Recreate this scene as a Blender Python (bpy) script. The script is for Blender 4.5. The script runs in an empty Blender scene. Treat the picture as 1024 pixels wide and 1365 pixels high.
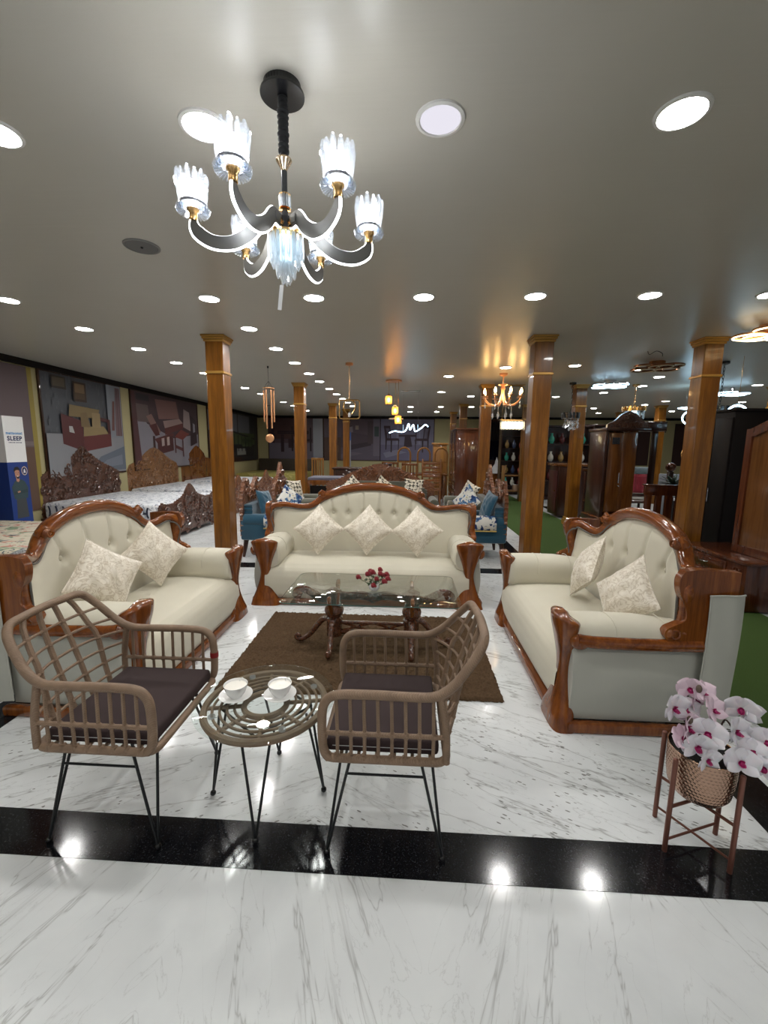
import bpy, bmesh, math, random
from mathutils import Vector, Matrix, Euler
D2R = math.radians
PI = math.pi
TAU = 2 * PI
SC = bpy.context.scene
COL = SC.collection
rnd = random.Random(7)
CEIL = 2.71

# ------------------------------------------------------------------ mesh helpers
class MB:
    def __init__(s):
        s.v = []; s.f = []; s.m = []; s.cur = 0
        s.X = Matrix.Identity(4)
    def add(s, vs, fs):
        o = len(s.v); X = s.X
        s.v += [tuple(X @ Vector(p)) for p in vs]
        s.f += [tuple(o + i for i in f) for f in fs]
        s.m += [s.cur] * len(fs)
        return s
    def box(s, c, d, rot=None, r=0, seg=2):
        hx, hy, hz = d[0] / 2, d[1] / 2, d[2] / 2
        if r > 0:
            bm = bmesh.new(); bmesh.ops.create_cube(bm, size=1)
            for v in bm.verts: v.co = Vector((v.co.x * d[0], v.co.y * d[1], v.co.z * d[2]))
            bmesh.ops.bevel(bm, geom=bm.edges[:], offset=min(r, .49 * min(d)), segments=seg, profile=.5, affect='EDGES')
            bm.verts.index_update()
            vs = [v.co.copy() for v in bm.verts]; fs = [tuple(v.index for v in f.verts) for f in bm.faces]
            bm.free()
        else:
            vs = [Vector((x, y, z)) for z in (-hz, hz) for y in (-hy, hy) for x in (-hx, hx)]
            fs = [(0, 2, 3, 1), (4, 5, 7, 6), (0, 1, 5, 4), (2, 6, 7, 3), (0, 4, 6, 2), (1, 3, 7, 5)]
        if rot is not None: vs = [rot @ v for v in vs]
        c = Vector(c)
        return s.add([v + c for v in vs], fs)
    def loft(s, rings, closed=True, caps=True, loop=False):
        n = len(rings[0]); vs = [p for r in rings for p in r]; fs = []
        k = len(rings)
        for i in range(k if loop else k - 1):
            a = i * n; b = ((i + 1) % k) * n
            for j in range(n if closed else n - 1):
                j2 = (j + 1) % n
                fs.append((a + j, a + j2, b + j2, b + j))
        if caps and not loop:
            fs.append(tuple(range(n - 1, -1, -1))); fs.append(tuple((k - 1) * n + j for j in range(n)))
        return s.add(vs, fs)
    def tube(s, pts, r, n=8, closed=False, sx=1, sy=1, up=None, caps=True, shape=None):
        P = [Vector(p) for p in pts]; k = len(P)
        rs = r if isinstance(r, (list, tuple)) else [r] * k
        T = []
        for i in range(k):
            if closed: t = P[(i + 1) % k] - P[i - 1]
            else: t = P[min(i + 1, k - 1)] - P[max(i - 1, 0)]
            T.append(t.normalized() if t.length > 1e-9 else Vector((0, 0, 1)))
        u = Vector(up) if up else (Vector((0, 0, 1)) if abs(T[0].z) < .9 else Vector((1, 0, 0)))
        rings = []
        for i in range(k):
            if up: u = Vector(up)
            N = u - T[i] * u.dot(T[i])
            if N.length < 1e-6: N = T[i].orthogonal()
            N.normalize(); B = T[i].cross(N); u = N
            ring = []
            for j in range(n):
                a = TAU * j / n; q = shape(a) if shape else 1
                ring.append(P[i] + (N * math.cos(a) * sx + B * math.sin(a) * sy) * rs[i] * q)
            rings.append(ring)
        return s.loft(rings, True, caps, closed)
    def lathe(s, prof, n=24, c=(0, 0, 0), caps=True):
        c = Vector(c)
        rings = [[c + Vector((r * math.cos(TAU * j / n), r * math.sin(TAU * j / n), z)) for j in range(n)] for r, z in prof]
        return s.loft(rings, True, caps)
    def sphere(s, c, r, n=12, sc=(1, 1, 1), rot=None):
        k = max(4, n // 2); c = Vector(c); rings = []
        for i in range(k + 1):
            a = PI * i / k; rr = max(1e-4, math.sin(a))
            ring = []
            for j in range(n):
                v = Vector((r * rr * math.cos(TAU * j / n) * sc[0], r * rr * math.sin(TAU * j / n) * sc[1], -r * math.cos(a) * sc[2]))
                if rot is not None: v = rot @ v
                ring.append(c + v)
            rings.append(ring)
        return s.loft(rings)
    def prism(s, out, d0, d1, plane='xz'):
        def P(a, b, d):
            return {'xz': (a, d, b), 'yz': (d, a, b), 'xy': (a, b, d)}[plane]
        n = len(out)
        vs = [P(a, b, d0) for a, b in out] + [P(a, b, d1) for a, b in out]
        fs = [tuple(range(n)), tuple(range(2 * n - 1, n - 1, -1))]
        fs += [(i, n + i, n + (i + 1) % n, (i + 1) % n) for i in range(n)]
        return s.add(vs, fs)
    def surf(s, fn, nu, nv, cu=False, cv=False):
        U = nu if cu else nu + 1; V = nv if cv else nv + 1
        vs = [fn(i / nu, j / nv) for j in range(V) for i in range(U)]
        fs = []
        for j in range(nv):
            for i in range(nu):
                a = j * U + i; b = j * U + (i + 1) % U; c = ((j + 1) % V) * U + (i + 1) % U; d = ((j + 1) % V) * U + i
                fs.append((a, b, c, d))
        return s.add(vs, fs)
    def spiral(s, c, r0, turns, rt, a0=0, plane='xz', hand=1, n=5, steps=14):
        pts = []
        for i in range(steps + 1):
            t = i / steps; a = a0 + hand * turns * TAU * t; r = r0 * (1 - .82 * t)
            p, q = r * math.cos(a), r * math.sin(a)
            o = {'xz': (p, 0, q), 'yz': (0, p, q), 'xy': (p, q, 0)}[plane]
            pts.append((c[0] + o[0], c[1] + o[1], c[2] + o[2]))
        return s.tube(pts, [rt * (1 - .45 * i / steps) for i in range(steps + 1)], n)

def obj(name, mb, mat, parent=None, ang=40, label=None, flat=False):
    me = bpy.data.meshes.new(name); me.from_pydata(mb.v, [], mb.f)
    mats = mat if isinstance(mat, (list, tuple)) else [mat]
    for m in mats: me.materials.append(m)
    if len(mats) > 1: me.polygons.foreach_set('material_index', mb.m)
    bm = bmesh.new(); bm.from_mesh(me); bmesh.ops.recalc_face_normals(bm, faces=bm.faces[:]); bm.to_mesh(me); bm.free()
    if not flat:
        me.polygons.foreach_set('use_smooth', [True] * len(me.polygons))
        me.set_sharp_from_angle(angle=D2R(ang))
    me.update()
    o = bpy.data.objects.new(name, me); COL.objects.link(o)
    if parent is not None: o.parent = parent
    if label: o['label'] = label
    return o
def tag(o, label, cat, group=None):
    o['label'] = label; o['category'] = cat
    if group: o['group'] = group
    return o
def thing(name, label, cat, loc=(0, 0, 0), rz=0, group=None):
    o = bpy.data.objects.new(name, None); COL.objects.link(o)
    o.empty_display_size = .1
    o.location = loc; o.rotation_euler = (0, 0, rz)
    return tag(o, label, cat, group)
def struct(name, mb, mat, parent=None, ang=40):
    o = obj(name, mb, mat, parent, ang)
    if parent is None: o['kind'] = 'structure'
    return o
def dup(root, loc, rz, label=None, name=None):
    r = root.copy(); COL.objects.link(r); r.location = loc
    if rz is not None: r.rotation_euler = (0, 0, rz)
    if label: r['label'] = label
    for ch in list(root.children):
        c = ch.copy(); COL.objects.link(c); c.parent = r
        for g in list(ch.children):
            d = g.copy(); COL.objects.link(d); d.parent = c
    return r
def text_mb(mb, s, size, X, depth=.001, bold=0):
    cu = bpy.data.curves.new('t', 'FONT'); cu.body = s; cu.size = size; cu.align_x = 'CENTER'; cu.extrude = depth; cu.offset = bold; cu.space_character = 1.12 if bold else 1
    cu.resolution_u = 3
    o = bpy.data.objects.new('t', cu); COL.objects.link(o)
    dg = bpy.context.evaluated_depsgraph_get(); me = o.evaluated_get(dg).to_mesh()
    vs = [X @ v.co for v in me.vertices]; fs = [tuple(p.vertices) for p in me.polygons]
    mb.add(vs, fs)
    o.evaluated_get(dg).to_mesh_clear(); bpy.data.objects.remove(o); bpy.data.curves.remove(cu)
def spline(pts, n=8, closed=False):
    P = [Vector(p) for p in pts]; k = len(P); out = []
    for i in range(k if closed else k - 1):
        g = lambda j: P[j % k] if closed else P[max(0, min(k - 1, j))]
        a, b, c, d = g(i - 1), g(i), g(i + 1), g(i + 2)
        for t in range(n):
            t /= n
            out.append(.5 * ((2 * b) + (c - a) * t + (2 * a - 5 * b + 4 * c - d) * t * t + (3 * b - a - 3 * c + d) * t ** 3))
    if not closed: out.append(P[-1])
    return out
def lerp(a, b, t): return a + (b - a) * t
def interp(tab, x):
    if x <= tab[0][0]: return tab[0][1]
    for (x0, y0), (x1, y1) in zip(tab, tab[1:]):
        if x <= x1: return lerp(y0, y1, (x - x0) / (x1 - x0) if x1 > x0 else 0)
    return tab[-1][1]
ORD = ['first', 'second', 'third', 'fourth', 'fifth', 'sixth', 'seventh', 'eighth', 'ninth', 'tenth', 'eleventh', 'twelfth', 'thirteenth', 'fourteenth', 'fifteenth', 'sixteenth', 'seventeenth', 'eighteenth', 'nineteenth', 'twentieth', 'twenty-first', 'twenty-second', 'twenty-third', 'twenty-fourth', 'twenty-fifth']

# ------------------------------------------------------------------ materials
def srgb(r, g, b):
    f = lambda c: (c / 255 / 12.92) if c / 255 <= .04045 else ((c / 255 + .055) / 1.055) ** 2.4
    return (f(r), f(g), f(b), 1)
class NT:
    def __init__(s, name):
        s.mat = bpy.data.materials.new(name); s.mat.use_nodes = True; s.t = s.mat.node_tree
        s.t.nodes.clear(); s.out = s.n('ShaderNodeOutputMaterial')
    def n(s, typ, **kw):
        nd = s.t.nodes.new(typ)
        for k, v in kw.items():
            if k[0] == '_': setattr(nd, k[1:], v)
            else:
                key = k.replace('__', ' ')
                i = nd.inputs[int(key[1:])] if key[0] == 'i' and key[1:].isdigit() else nd.inputs[key]
                if hasattr(v, 'is_linked') or isinstance(v, bpy.types.NodeSocket): s.t.links.new(v, i)
                else: i.default_value = v
        return nd
    def coord(s, scale=(1, 1, 1), rot=(0, 0, 0), kind='Object'):
        tc = s.n('ShaderNodeTexCoord')
        return s.n('ShaderNodeMapping', Vector=tc.outputs[kind], Scale=scale, Rotation=rot).outputs[0]
    def noise(s, vec, scale, detail=4, rough=.6, dist=0):
        return s.n('ShaderNodeTexNoise', Vector=vec, Scale=scale, Detail=detail, Roughness=rough, Distortion=dist).outputs[0]
    def ramp(s, fac, stops):
        nd = s.n('ShaderNodeValToRGB', Fac=fac); cr = nd.color_ramp
        while len(cr.elements) < len(stops): cr.elements.new(.5)
        for e, (p, c) in zip(cr.elements, stops): e.position = p; e.color = c
        return nd.outputs[0]
    def mix(s, fac, a, b, blend='MIX'):
        nd = s.n('ShaderNodeMix', _data_type='RGBA', _blend_type=blend)
        for i, v in ((0, fac), (6, a), (7, b)):
            if isinstance(v, bpy.types.NodeSocket): s.t.links.new(v, nd.inputs[i])
            else: nd.inputs[i].default_value = v
        return nd.outputs[2]
    def math(s, op, a, b=0.0, c=0.0):
        nd = s.n('ShaderNodeMath', _operation=op)
        for i, v in enumerate((a, b, c)):
            if isinstance(v, bpy.types.NodeSocket): s.t.links.new(v, nd.inputs[i])
            else: nd.inputs[i].default_value = v
        return nd.outputs[0]
    def bump(s, h, strength=.2, dist=.01):
        return s.n('ShaderNodeBump', Height=h, Strength=strength, Distance=dist).outputs[0]
    def done(s, **kw):
        b = s.n('ShaderNodeBsdfPrincipled', **kw); s.t.links.new(b.outputs[0], s.out.inputs[0]); return s.mat
def plain(name, col, rough=.5, **kw):
    k = NT(name); return k.done(**{'Base__Color': col, 'Roughness': rough, **kw})
def wood(name, c1, c2, c3=None, scale=1., axis='z', rough=.25, coat=.6, bump=.05, spec=.3):
    k = NT(name)
    sc = {'z': (9, 9, .7), 'x': (.7, 9, 9), 'y': (9, .7, 9)}[axis]
    v = k.coord(tuple(a * scale for a in sc))
    a = k.noise(v, 2.2, 5, .6, .6); b = k.noise(v, 9, 3, .7, .2)
    f = k.math('ADD', k.math('MULTIPLY', a, .75), k.math('MULTIPLY', b, .25))
    col = k.ramp(f, [(.32, c1), (.52, c2), (.72, c3 or c2)])
    return k.done(**{'Base__Color': col, 'Roughness': rough, 'Specular__IOR__Level': spec, 'Coat__Weight': coat, 'Coat__Roughness': .05, 'Normal': k.bump(b, bump, .004)})
def carved(name, c1, c2, rough=.3, scale=30.):
    k = NT(name); v = k.coord()
    a = k.n('ShaderNodeTexVoronoi', Vector=v, Scale=scale).outputs[0]; b = k.noise(v, scale * .8, 3, .6, 1.5)
    h = k.math('ADD', a, b)
    col = k.ramp(b, [(.3, c1), (.65, c2)])
    return k.done(**{'Base__Color': col, 'Roughness': rough, 'Coat__Weight': .8, 'Coat__Roughness': .12, 'Normal': k.bump(h, .6, .015)})
def fabric(name, col, col2=None, rough=.85, scale=250., bump=.12, sheen=.2):
    k = NT(name); v = k.coord(); a = k.noise(v, scale, 2, .6); b = k.noise(v, 5, 3, .5)
    c2 = col2 or tuple(min(1, x * .86) for x in col[:3]) + (1,)
    return k.done(**{'Base__Color': k.mix(b, c2, col), 'Roughness': rough, 'Sheen__Weight': sheen, 'Normal': k.bump(a, bump, .002)})
def emis(name, col, strength):
    k = NT(name); e = k.n('ShaderNodeEmission', Color=col, Strength=strength); k.t.links.new(e.outputs[0], k.out.inputs[0]); return k.mat
def metal(name, col, rough=.25): return plain(name, col, rough, Metallic=1.0)
def clear(name, tint=(1, 1, 1, 1), gloss=.12, rough=.0, glow=0):
    # thin architectural glass: transparent body with a fresnel reflection
    k = NT(name); t = k.n('ShaderNodeBsdfTransparent', Color=tint); g = k.n('ShaderNodeBsdfGlossy', Roughness=rough)
    fc = k.n('ShaderNodeLayerWeight', Blend=.5).outputs['Facing']
    f = k.math('MINIMUM', k.math('ADD', k.math('MULTIPLY', k.math('POWER', fc, 5.0), .85), gloss), 1.0)
    m = k.n('ShaderNodeMixShader', Fac=f); k.t.links.new(t.outputs[0], m.inputs[1]); k.t.links.new(g.outputs[0], m.inputs[2])
    if glow:   # cut glass also scatters part of the light that passes through it
        tl = k.n('ShaderNodeBsdfTranslucent', Color=tint); m2 = k.n('ShaderNodeMixShader', Fac=glow); k.t.links.new(m.outputs[0], m2.inputs[1]); k.t.links.new(tl.outputs[0], m2.inputs[2]); m = m2
    k.t.links.new(m.outputs[0], k.out.inputs[0]); return k.mat
def spots(name, base, cols, scale=9., thr=.5, rough=.85):
    # blotchy printed cloth
    k = NT(name); v = k.coord(); c = base
    for i, (cl, t) in enumerate(cols):
        nz = k.noise(k.n('ShaderNodeMapping', Vector=v, Location=(i * 3.7, i * 1.3, i * 2.1)).outputs[0], scale * (1 + .25 * i), 2, .55, .8)
        f = k.ramp(nz, [(t, (0, 0, 0, 1)), (t + .03, (1, 1, 1, 1))])
        c = k.mix(f, c, cl)
    return k.done(**{'Base__Color': c, 'Roughness': rough})

M = {}
M['pillar'] = wood('pillar_teak', srgb(88, 52, 12), srgb(120, 74, 20), srgb(146, 96, 32), rough=.3, coat=.16)
M['gold_trim'] = plain('gold_trim', srgb(176, 132, 62), .35, Metallic=.4)
M['sofa_wood'] = wood('sofa_wood', srgb(82, 39, 12), srgb(120, 63, 22), srgb(146, 84, 30), scale=1.2, axis='x', rough=.2, coat=.55)
M['sofa_wood_z'] = wood('sofa_wood_upright', srgb(80, 39, 13), srgb(118, 63, 23), srgb(146, 86, 32), scale=1.2, axis='z', rough=.2, coat=.5)
M['dark_wood'] = wood('dark_wood', srgb(30, 14, 8), srgb(52, 26, 15), srgb(68, 36, 20), rough=.3, coat=.4)
M['red_wood'] = wood('red_wood', srgb(56, 25, 11), srgb(80, 39, 18), srgb(98, 52, 25), rough=.25, coat=.5)
M['mid_wood'] = wood('mid_wood', srgb(78, 42, 16), srgb(112, 66, 28), srgb(130, 80, 38), rough=.25, coat=.6)
M['light_wood'] = wood('light_wood', srgb(120, 80, 36), srgb(150, 104, 52), srgb(168, 122, 66), rough=.3, coat=.4)
M['black_wood'] = plain('black_wood', srgb(14, 9, 9), .6, Specular__IOR__Level=.2)
M['carved'] = carved('carved_brown', srgb(44, 22, 13), srgb(96, 56, 36))
M['carved_red'] = carved('carved_red', srgb(72, 36, 18), srgb(134, 82, 46))
M['carved_gold'] = carved('carved_light', srgb(96, 60, 28), srgb(146, 100, 54))
M['table_wood'] = carved('table_wood', srgb(56, 26, 12), srgb(98, 54, 28), rough=.2, scale=45)
M['upholstery'] = fabric('upholstery', srgb(205, 200, 182), srgb(199, 193, 174))
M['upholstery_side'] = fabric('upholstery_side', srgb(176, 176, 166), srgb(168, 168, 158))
M['piping'] = plain('piping', srgb(96, 92, 86), .7)
M['button'] = plain('button', srgb(196, 190, 172), .5)
M['brown_cushion'] = fabric('brown_cushion', srgb(50, 34, 34), srgb(44, 29, 29), sheen=0)
M['black_metal'] = plain('black_metal', srgb(22, 24, 26), .4, Metallic=.3)
M['white_line'] = plain('white_line', srgb(200, 200, 200), .6)
M['red_tape'] = plain('red_tape', srgb(130, 24, 26), .4)
M['ceramic'] = plain('white_ceramic', srgb(238, 238, 236), .12, Coat__Weight=.5)
M['white_matte'] = plain('white_matte', srgb(225, 225, 225), .6)
M['teal'] = fabric('teal_velvet', srgb(10, 76, 100), srgb(6, 62, 84), sheen=.5)
M['olive'] = fabric('olive_velvet', srgb(92, 92, 78), srgb(80, 80, 68), sheen=.4)
M['gold'] = metal('gold_metal', srgb(214, 170, 110), .22)
M['copper_rose'] = plain('rose_gold', srgb(228, 168, 122), .3, Metallic=.75)
M['chrome'] = metal('chrome', srgb(210, 210, 214), .15)
M['black_glossy'] = plain('black_glossy', srgb(14, 14, 16), .25)
M['crystal'] = clear('crystal', (.96, .98, 1, 1), .16, .02, glow=.3)
M['crystal_shade'] = clear('crystal_shade', (.93, .96, 1, 1), .28, .03, glow=.05)
M['glass'] = clear('table_glass', (.95, .98, .97, 1), .05, 0)
M['glass_edge'] = plain('glass_edge', srgb(70, 110, 104), .1)
M['led'] = emis('led_strip', (.93, .97, 1, 1), 5)
M['bulb'] = emis('chandelier_bulb', (.96, .98, 1, 1), 36)
M['down'] = emis('downlight_glow', (1, .985, .96, 1), 66)
M['down_dim'] = emis('downlight_dim', (.93, .9, 1, 1), .36)
M['warm'] = emis('warm_bulb', (1, .58, .2, 1), 26)
M['warm_soft'] = emis('warm_led', (1, .80, .45, 1), 4)
M['cool'] = emis('cool_led', (.50, .80, 1, 1), 5)
M['cool_soft'] = emis('cool_led_soft', (.62, .88, 1, 1), 1.6)
M['rim_white'] = plain('downlight_rim', srgb(205, 203, 198), .4)
M['leaf'] = plain('leaf', srgb(52, 72, 34), .5)
M['rose'] = fabric('rose_petal', srgb(140, 22, 34), srgb(110, 14, 24), scale=90)
M['grass'] = None
# ------------------------------------------------------------------ setting
def marble():
    k = NT('marble'); tc = k.n('ShaderNodeTexCoord').outputs['Object']
    sp = k.n('ShaderNodeSeparateXYZ', Vector=tc)
    x, y = sp.outputs[0], sp.outputs[1]
    def vein(px, py, sc, w, det=5, dist=.6):
        v = k.n('ShaderNodeCombineXYZ', X=px, Y=py).outputs[0]
        n = k.noise(v, sc, det, .55, dist)
        return k.ramp(k.math('ABSOLUTE', k.math('SUBTRACT', n, .5)), [(0, (1, 1, 1, 1)), (w, (.25, .25, .25, 1)), (w * 3.2, (0, 0, 0, 1))])
    # bookmatched slabs in front: veins run towards the entrance, mirrored
    pp = k.math('PINGPONG', k.math('ADD', x, 10.06), .78)
    sx = k.math('ADD', k.math('MULTIPLY', pp, 2.6), k.math('MULTIPLY', y, 1.05))
    a = vein(sx, k.math('MULTIPLY', y, .42), 1.7, .0045)
    a2 = vein(k.math('MULTIPLY', sx, 1.9), k.math('MULTIPLY', y, 1.3), 1.7, .004, 6, 1.2)
    # diagonal streaks inside the border
    xm = k.math('ABSOLUTE', k.math('ADD', x, .35)); p = k.math('ADD', k.math('MULTIPLY', xm, .42), k.math('MULTIPLY', y, .85)); q = k.math('ADD', k.math('MULTIPLY', xm, .85), k.math('MULTIPLY', y, -.42))
    b = vein(k.math('MULTIPLY', q, .5), k.math('MULTIPLY', p, 2.8), 1.8, .0055, 5, .25)
    b2 = vein(k.math('MULTIPLY', q, 1.6), k.math('MULTIPLY', p, 6), 2.0, .005, 6, .4)
    chips = k.n('ShaderNodeTexVoronoi', Vector=k.n('ShaderNodeCombineXYZ', X=k.math('MULTIPLY', q, 20), Y=k.math('MULTIPLY', p, 64)).outputs[0], Scale=1.0).outputs[0]
    gate = k.noise(tc, 2.6, 3, .6)
    ch = k.math('MULTIPLY', k.math('LESS_THAN', chips, .20), k.math('GREATER_THAN', gate, .525))
    inn = k.math('GREATER_THAN', y, 1.4)
    front = k.math('MAXIMUM', k.math('MULTIPLY', a, .42), k.math('MULTIPLY', a2, .22))
    back = k.math('MAXIMUM', k.math('MAXIMUM', k.math('MULTIPLY', b, .6), k.math('MULTIPLY', b2, .34)), k.math('MULTIPLY', ch, .8))
    f = k.n('ShaderNodeMix', Factor=inn)
    for i, v in ((2, front), (3, back)): k.t.links.new(v, f.inputs[i])
    cloud = k.ramp(k.noise(tc, 1.6, 5, .6, .4), [(.3, srgb(212, 215, 216)), (.65, srgb(228, 231, 231))])
    col = k.mix(f.outputs[0], cloud, srgb(104, 102, 98))
    return k.done(**{'Base__Color': col, 'Roughness': .12, 'Specular__IOR__Level': .36})
def granite():
    k = NT('black_granite'); v = k.coord(); n = k.noise(v, 160, 3, .7)
    col = k.ramp(n, [(.55, srgb(18, 19, 22)), (.72, srgb(52, 54, 58)), (.8, srgb(84, 86, 90))])
    return k.done(**{'Base__Color': col, 'Roughness': .12, 'Specular__IOR__Level': .4})
def ceil_mat():
    k = NT('ceiling_paint'); v = k.coord(); n = k.noise(v, 2.5, 3, .5); m = k.noise(k.coord((1.2, 14, 1)), 2.0, 2, .5)
    col = k.mix(n, srgb(172, 168, 158), srgb(178, 174, 164))
    return k.done(**{'Base__Color': col, 'Roughness': .33, 'Specular__IOR__Level': .55, 'Normal': k.bump(m, .05, .02)})
M['marble'] = marble(); M['granite'] = granite(); M['ceiling'] = ceil_mat()
M['wall_cream'] = plain('cream_wall', srgb(172, 163, 122), .7)
M['wall_pale'] = plain('pale_wall', srgb(176, 170, 150), .7)
def turf():
    k = NT('green_turf'); v = k.coord(); n = k.noise(v, 220, 3, .7); g = k.noise(v, 3, 3, .6)
    c = k.mix(n, srgb(40, 66, 16), srgb(80, 108, 38)); c = k.mix(k.math('MULTIPLY', g, .35), c, srgb(56, 80, 24))
    return k.done(**{'Base__Color': c, 'Roughness': .95, 'Normal': k.bump(n, .8, .01)})
M['turf'] = turf()

XL0, XL1, YB, YF, XR = -5.55, -6.02, 17.3, -4.0, 12.0   # left wall is a touch out of square
def xl(y): return XL0 + (y - 4.5) * (XL1 - XL0) / (17.3 - 4.5)
mb = MB(); mb.box((3, 6.6, -.05), (19, 22, .1)); struct('floor', mb, M['marble'])
mb = MB(); mb.box((3, 6.6, CEIL + .05), (19, 22, .1)); struct('ceiling', mb, M['ceiling'])
mb = MB(); mb.add([(xl(YF), YF, 0), (xl(YB), YB, 0), (xl(YB), YB, CEIL), (xl(YF), YF, CEIL), (xl(YF) - .15, YF, 0), (xl(YB) - .15, YB, 0), (xl(YB) - .15, YB, CEIL), (xl(YF) - .15, YF, CEIL)],
    [(0, 1, 2, 3), (7, 6, 5, 4), (0, 4, 5, 1), (3, 2, 6, 7), (1, 5, 6, 2), (0, 3, 7, 4)]); struct('wall_left', mb, M['wall_cream'])
mb = MB(); mb.box((3, YB + .08, CEIL / 2), (19, .16, CEIL)); struct('wall_back', mb, M['wall_cream'])
mb = MB(); mb.box((XR + .08, 6.6, CEIL / 2), (.16, 22, CEIL)); struct('wall_right', mb, M['wall_pale'])
# the open shopfront behind the camera: piers, header and mullions around four wide openings
mb = MB(); mb.box((3, YF - .08, 2.58), (19, .16, .26))
for x in (-6, -1.6, 2.8, 7.2, 11.8): mb.box((x, YF - .08, 1.23), (.5, .16, 2.46))
struct('wall_front', mb, M['wall_pale'])
mb = MB()
y0, y1 = YF, YB
mb.add([(xl(y0) + .002, y0, CEIL - .09), (xl(y1) + .002, y1, CEIL - .09), (xl(y1) + .002, y1, CEIL), (xl(y0) + .002, y0, CEIL),
        (xl(y0) + .05, y0, CEIL - .09), (xl(y1) + .05, y1, CEIL - .09), (xl(y1) + .05, y1, CEIL), (xl(y0) + .05, y0, CEIL)],
       [(0, 1, 2, 3), (7, 6, 5, 4), (0, 4, 5, 1), (3, 2, 6, 7), (1, 5, 6, 2), (0, 3, 7, 4)])
struct('trim_1', mb, M['black_wood'])
mb = MB(); mb.box((3, YB - .025, CEIL - .045), (18.9, .05, .09)); struct('trim_2', mb, M['black_wood'])
# black granite border of the seating bay and its neighbours
def strip(n, x0, x1, y0, y1):
    mb = MB(); mb.box(((x0 + x1) / 2, (y0 + y1) / 2, .0008), (x1 - x0, y1 - y0, .0016)); struct('trim_%d' % n, mb, M['granite'])
strip(3, xl(1.4), 1.98, 1.295, 1.49)
strip(4, 1.46, 1.655, 1.49, 14.5)
strip(5, -2.34, -2.135, 1.49, 5.07)
strip(6, -2.34, 1.46, 5.07, 5.29)
strip(7, 4.5, 4.7, 8.2, 14.5)
for i, y in enumerate((7.6, 9.0, 10.4, 11.8)): strip(8 + i, 3.55, 3.7, y, y + 1.0)
mb = MB(); mb.box((2.635, 6.9, .006), (1.33, 14.2, .012)); g = obj('green_carpet', mb, M['turf']); tag(g, 'long green turf carpet laid down the aisle right of the sofas', 'carpet')
# pillars
def pillar(name, x, y, w=.20, base=False):
    e = bpy.data.objects.new(name, None); COL.objects.link(e); e.location = (x, y, 0); e['kind'] = 'structure'
    e['label'] = 'square polished teak pillar with gold moulding'
    mb = MB(); mb.box((0, 0, CEIL / 2), (w, w, CEIL), r=.006, seg=1); obj('shaft', mb, M['pillar'], e)
    mb = MB()
    for z0, z1, a in ((CEIL - .07, CEIL - .045, .012), (CEIL - .045, CEIL - .02, .024), (CEIL - .02, CEIL, .034)):
        mb.box((0, 0, (z0 + z1) / 2), (w + 2 * a, w + 2 * a, z1 - z0), r=.004, seg=1)
    obj('capital', mb, M['gold_trim'], e)
    mb = MB(); mb.box((0, 0, 2.31), (w + .022, w + .022, .03), r=.006, seg=1); obj('ring_moulding', mb, M['gold_trim'], e)
    if base:
        mb = MB(); mb.box((0, 0, .06), (w + .06, w + .06, .12), r=.01, seg=1); mb.box((0, 0, .14), (w + .03, w + .03, .05), r=.008, seg=1); obj('base', mb, M['gold_trim'], e)
    return e
for x, y, b in [(-2.17, 4.96, 0), (1.46, 5.01, 0), (3.30, 5.12, 0), (-2.12, 8.52, 0), (-2.14, 12.4, 0), (-2.01, 14.2, 0), (1.51, 8.65, 0), (3.28, 8.62, 1), (1.55, 12.4, 0), (1.56, 15.1, 0),
                (6.93, 8.65, 0), (6.95, 12.45, 0), (6.95, 14.7, 0), (3.30, 12.4, 0)]:
    pillar('pillar', x, y, .2, b)

# ------------------------------------------------------------------ downlights
def downlight(x, y, label, m='down', r=.075):
    t = thing('ceiling_downlight', label, 'ceiling light', (x, y, CEIL), 0, 'round ceiling downlights')
    mb = MB(); mb.lathe([(r + .018, 0), (r + .016, -.006), (r + .004, -.009), (r, -.004), (r, 0)], 24, caps=False); obj('rim', mb, M['rim_white'], t)
    mb = MB(); mb.lathe([(r + .002, -.001), (r, -.005), (r * .5, -.006), (.001, -.006)], 24); obj('diffuser', mb, M[m], t)
    return t
DL = []
for i, x in enumerate((-1.64, -.80, .10, .97)): DL.append((x, 1.80, 'big round ceiling downlight, %s from left in the row nearest the camera' % ORD[i]))
for i, x in enumerate((-3.43, -1.67, -.79, .11, 1.0, 1.89, 2.80)): DL.append((x, 3.70, 'round ceiling downlight, %s from left in the row above the centre sofa' % ORD[i]))
for i, y in enumerate((4.60, 5.53, 6.43, 7.33, 8.2, 9.15, 10.15, 12.01, 13.02, 14.82)): DL.append((-3.45, y, 'round ceiling downlight, %s of the receding row above the beds' % ORD[i]))
for i, y in enumerate((4.61, 5.53, 6.44, 7.36, 8.23, 9.24, 10.18, 11.12, 12.04, 13.06)): DL.append((-1.67, y, 'round ceiling downlight, %s of the receding row right of the left pillars' % ORD[i]))
RT = sorted([(1.46, 6.79), (2.42, 6.63), (.68, 7.6), (.72, 9.7), (1.47, 10.45), (.97, 13.15), (1.87, 13.09), (.08, 13.21), (.97, 14.94), (.07, 15.01), (3.44, 10.48), (3.46, 6.94), (4.17, 7.62), (4.46, 8.69), (4.18, 9.69), (6.4, 11.3), (6.38, 12.21), (8.22, 14.14), (6.43, 8.51), (8.31, 11.41), (5.51, 13.34), (6.36, 15.0)], key=lambda p: p[0] / p[1])
for i, (x, y) in enumerate(RT): DL.append((x, y, 'small round downlight on the far ceiling, %s from left among those right of centre' % ORD[i]))
for x, y, l in DL: downlight(x, y, l, 'down_dim' if (x, y) == (.10, 1.80) else 'down')
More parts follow.
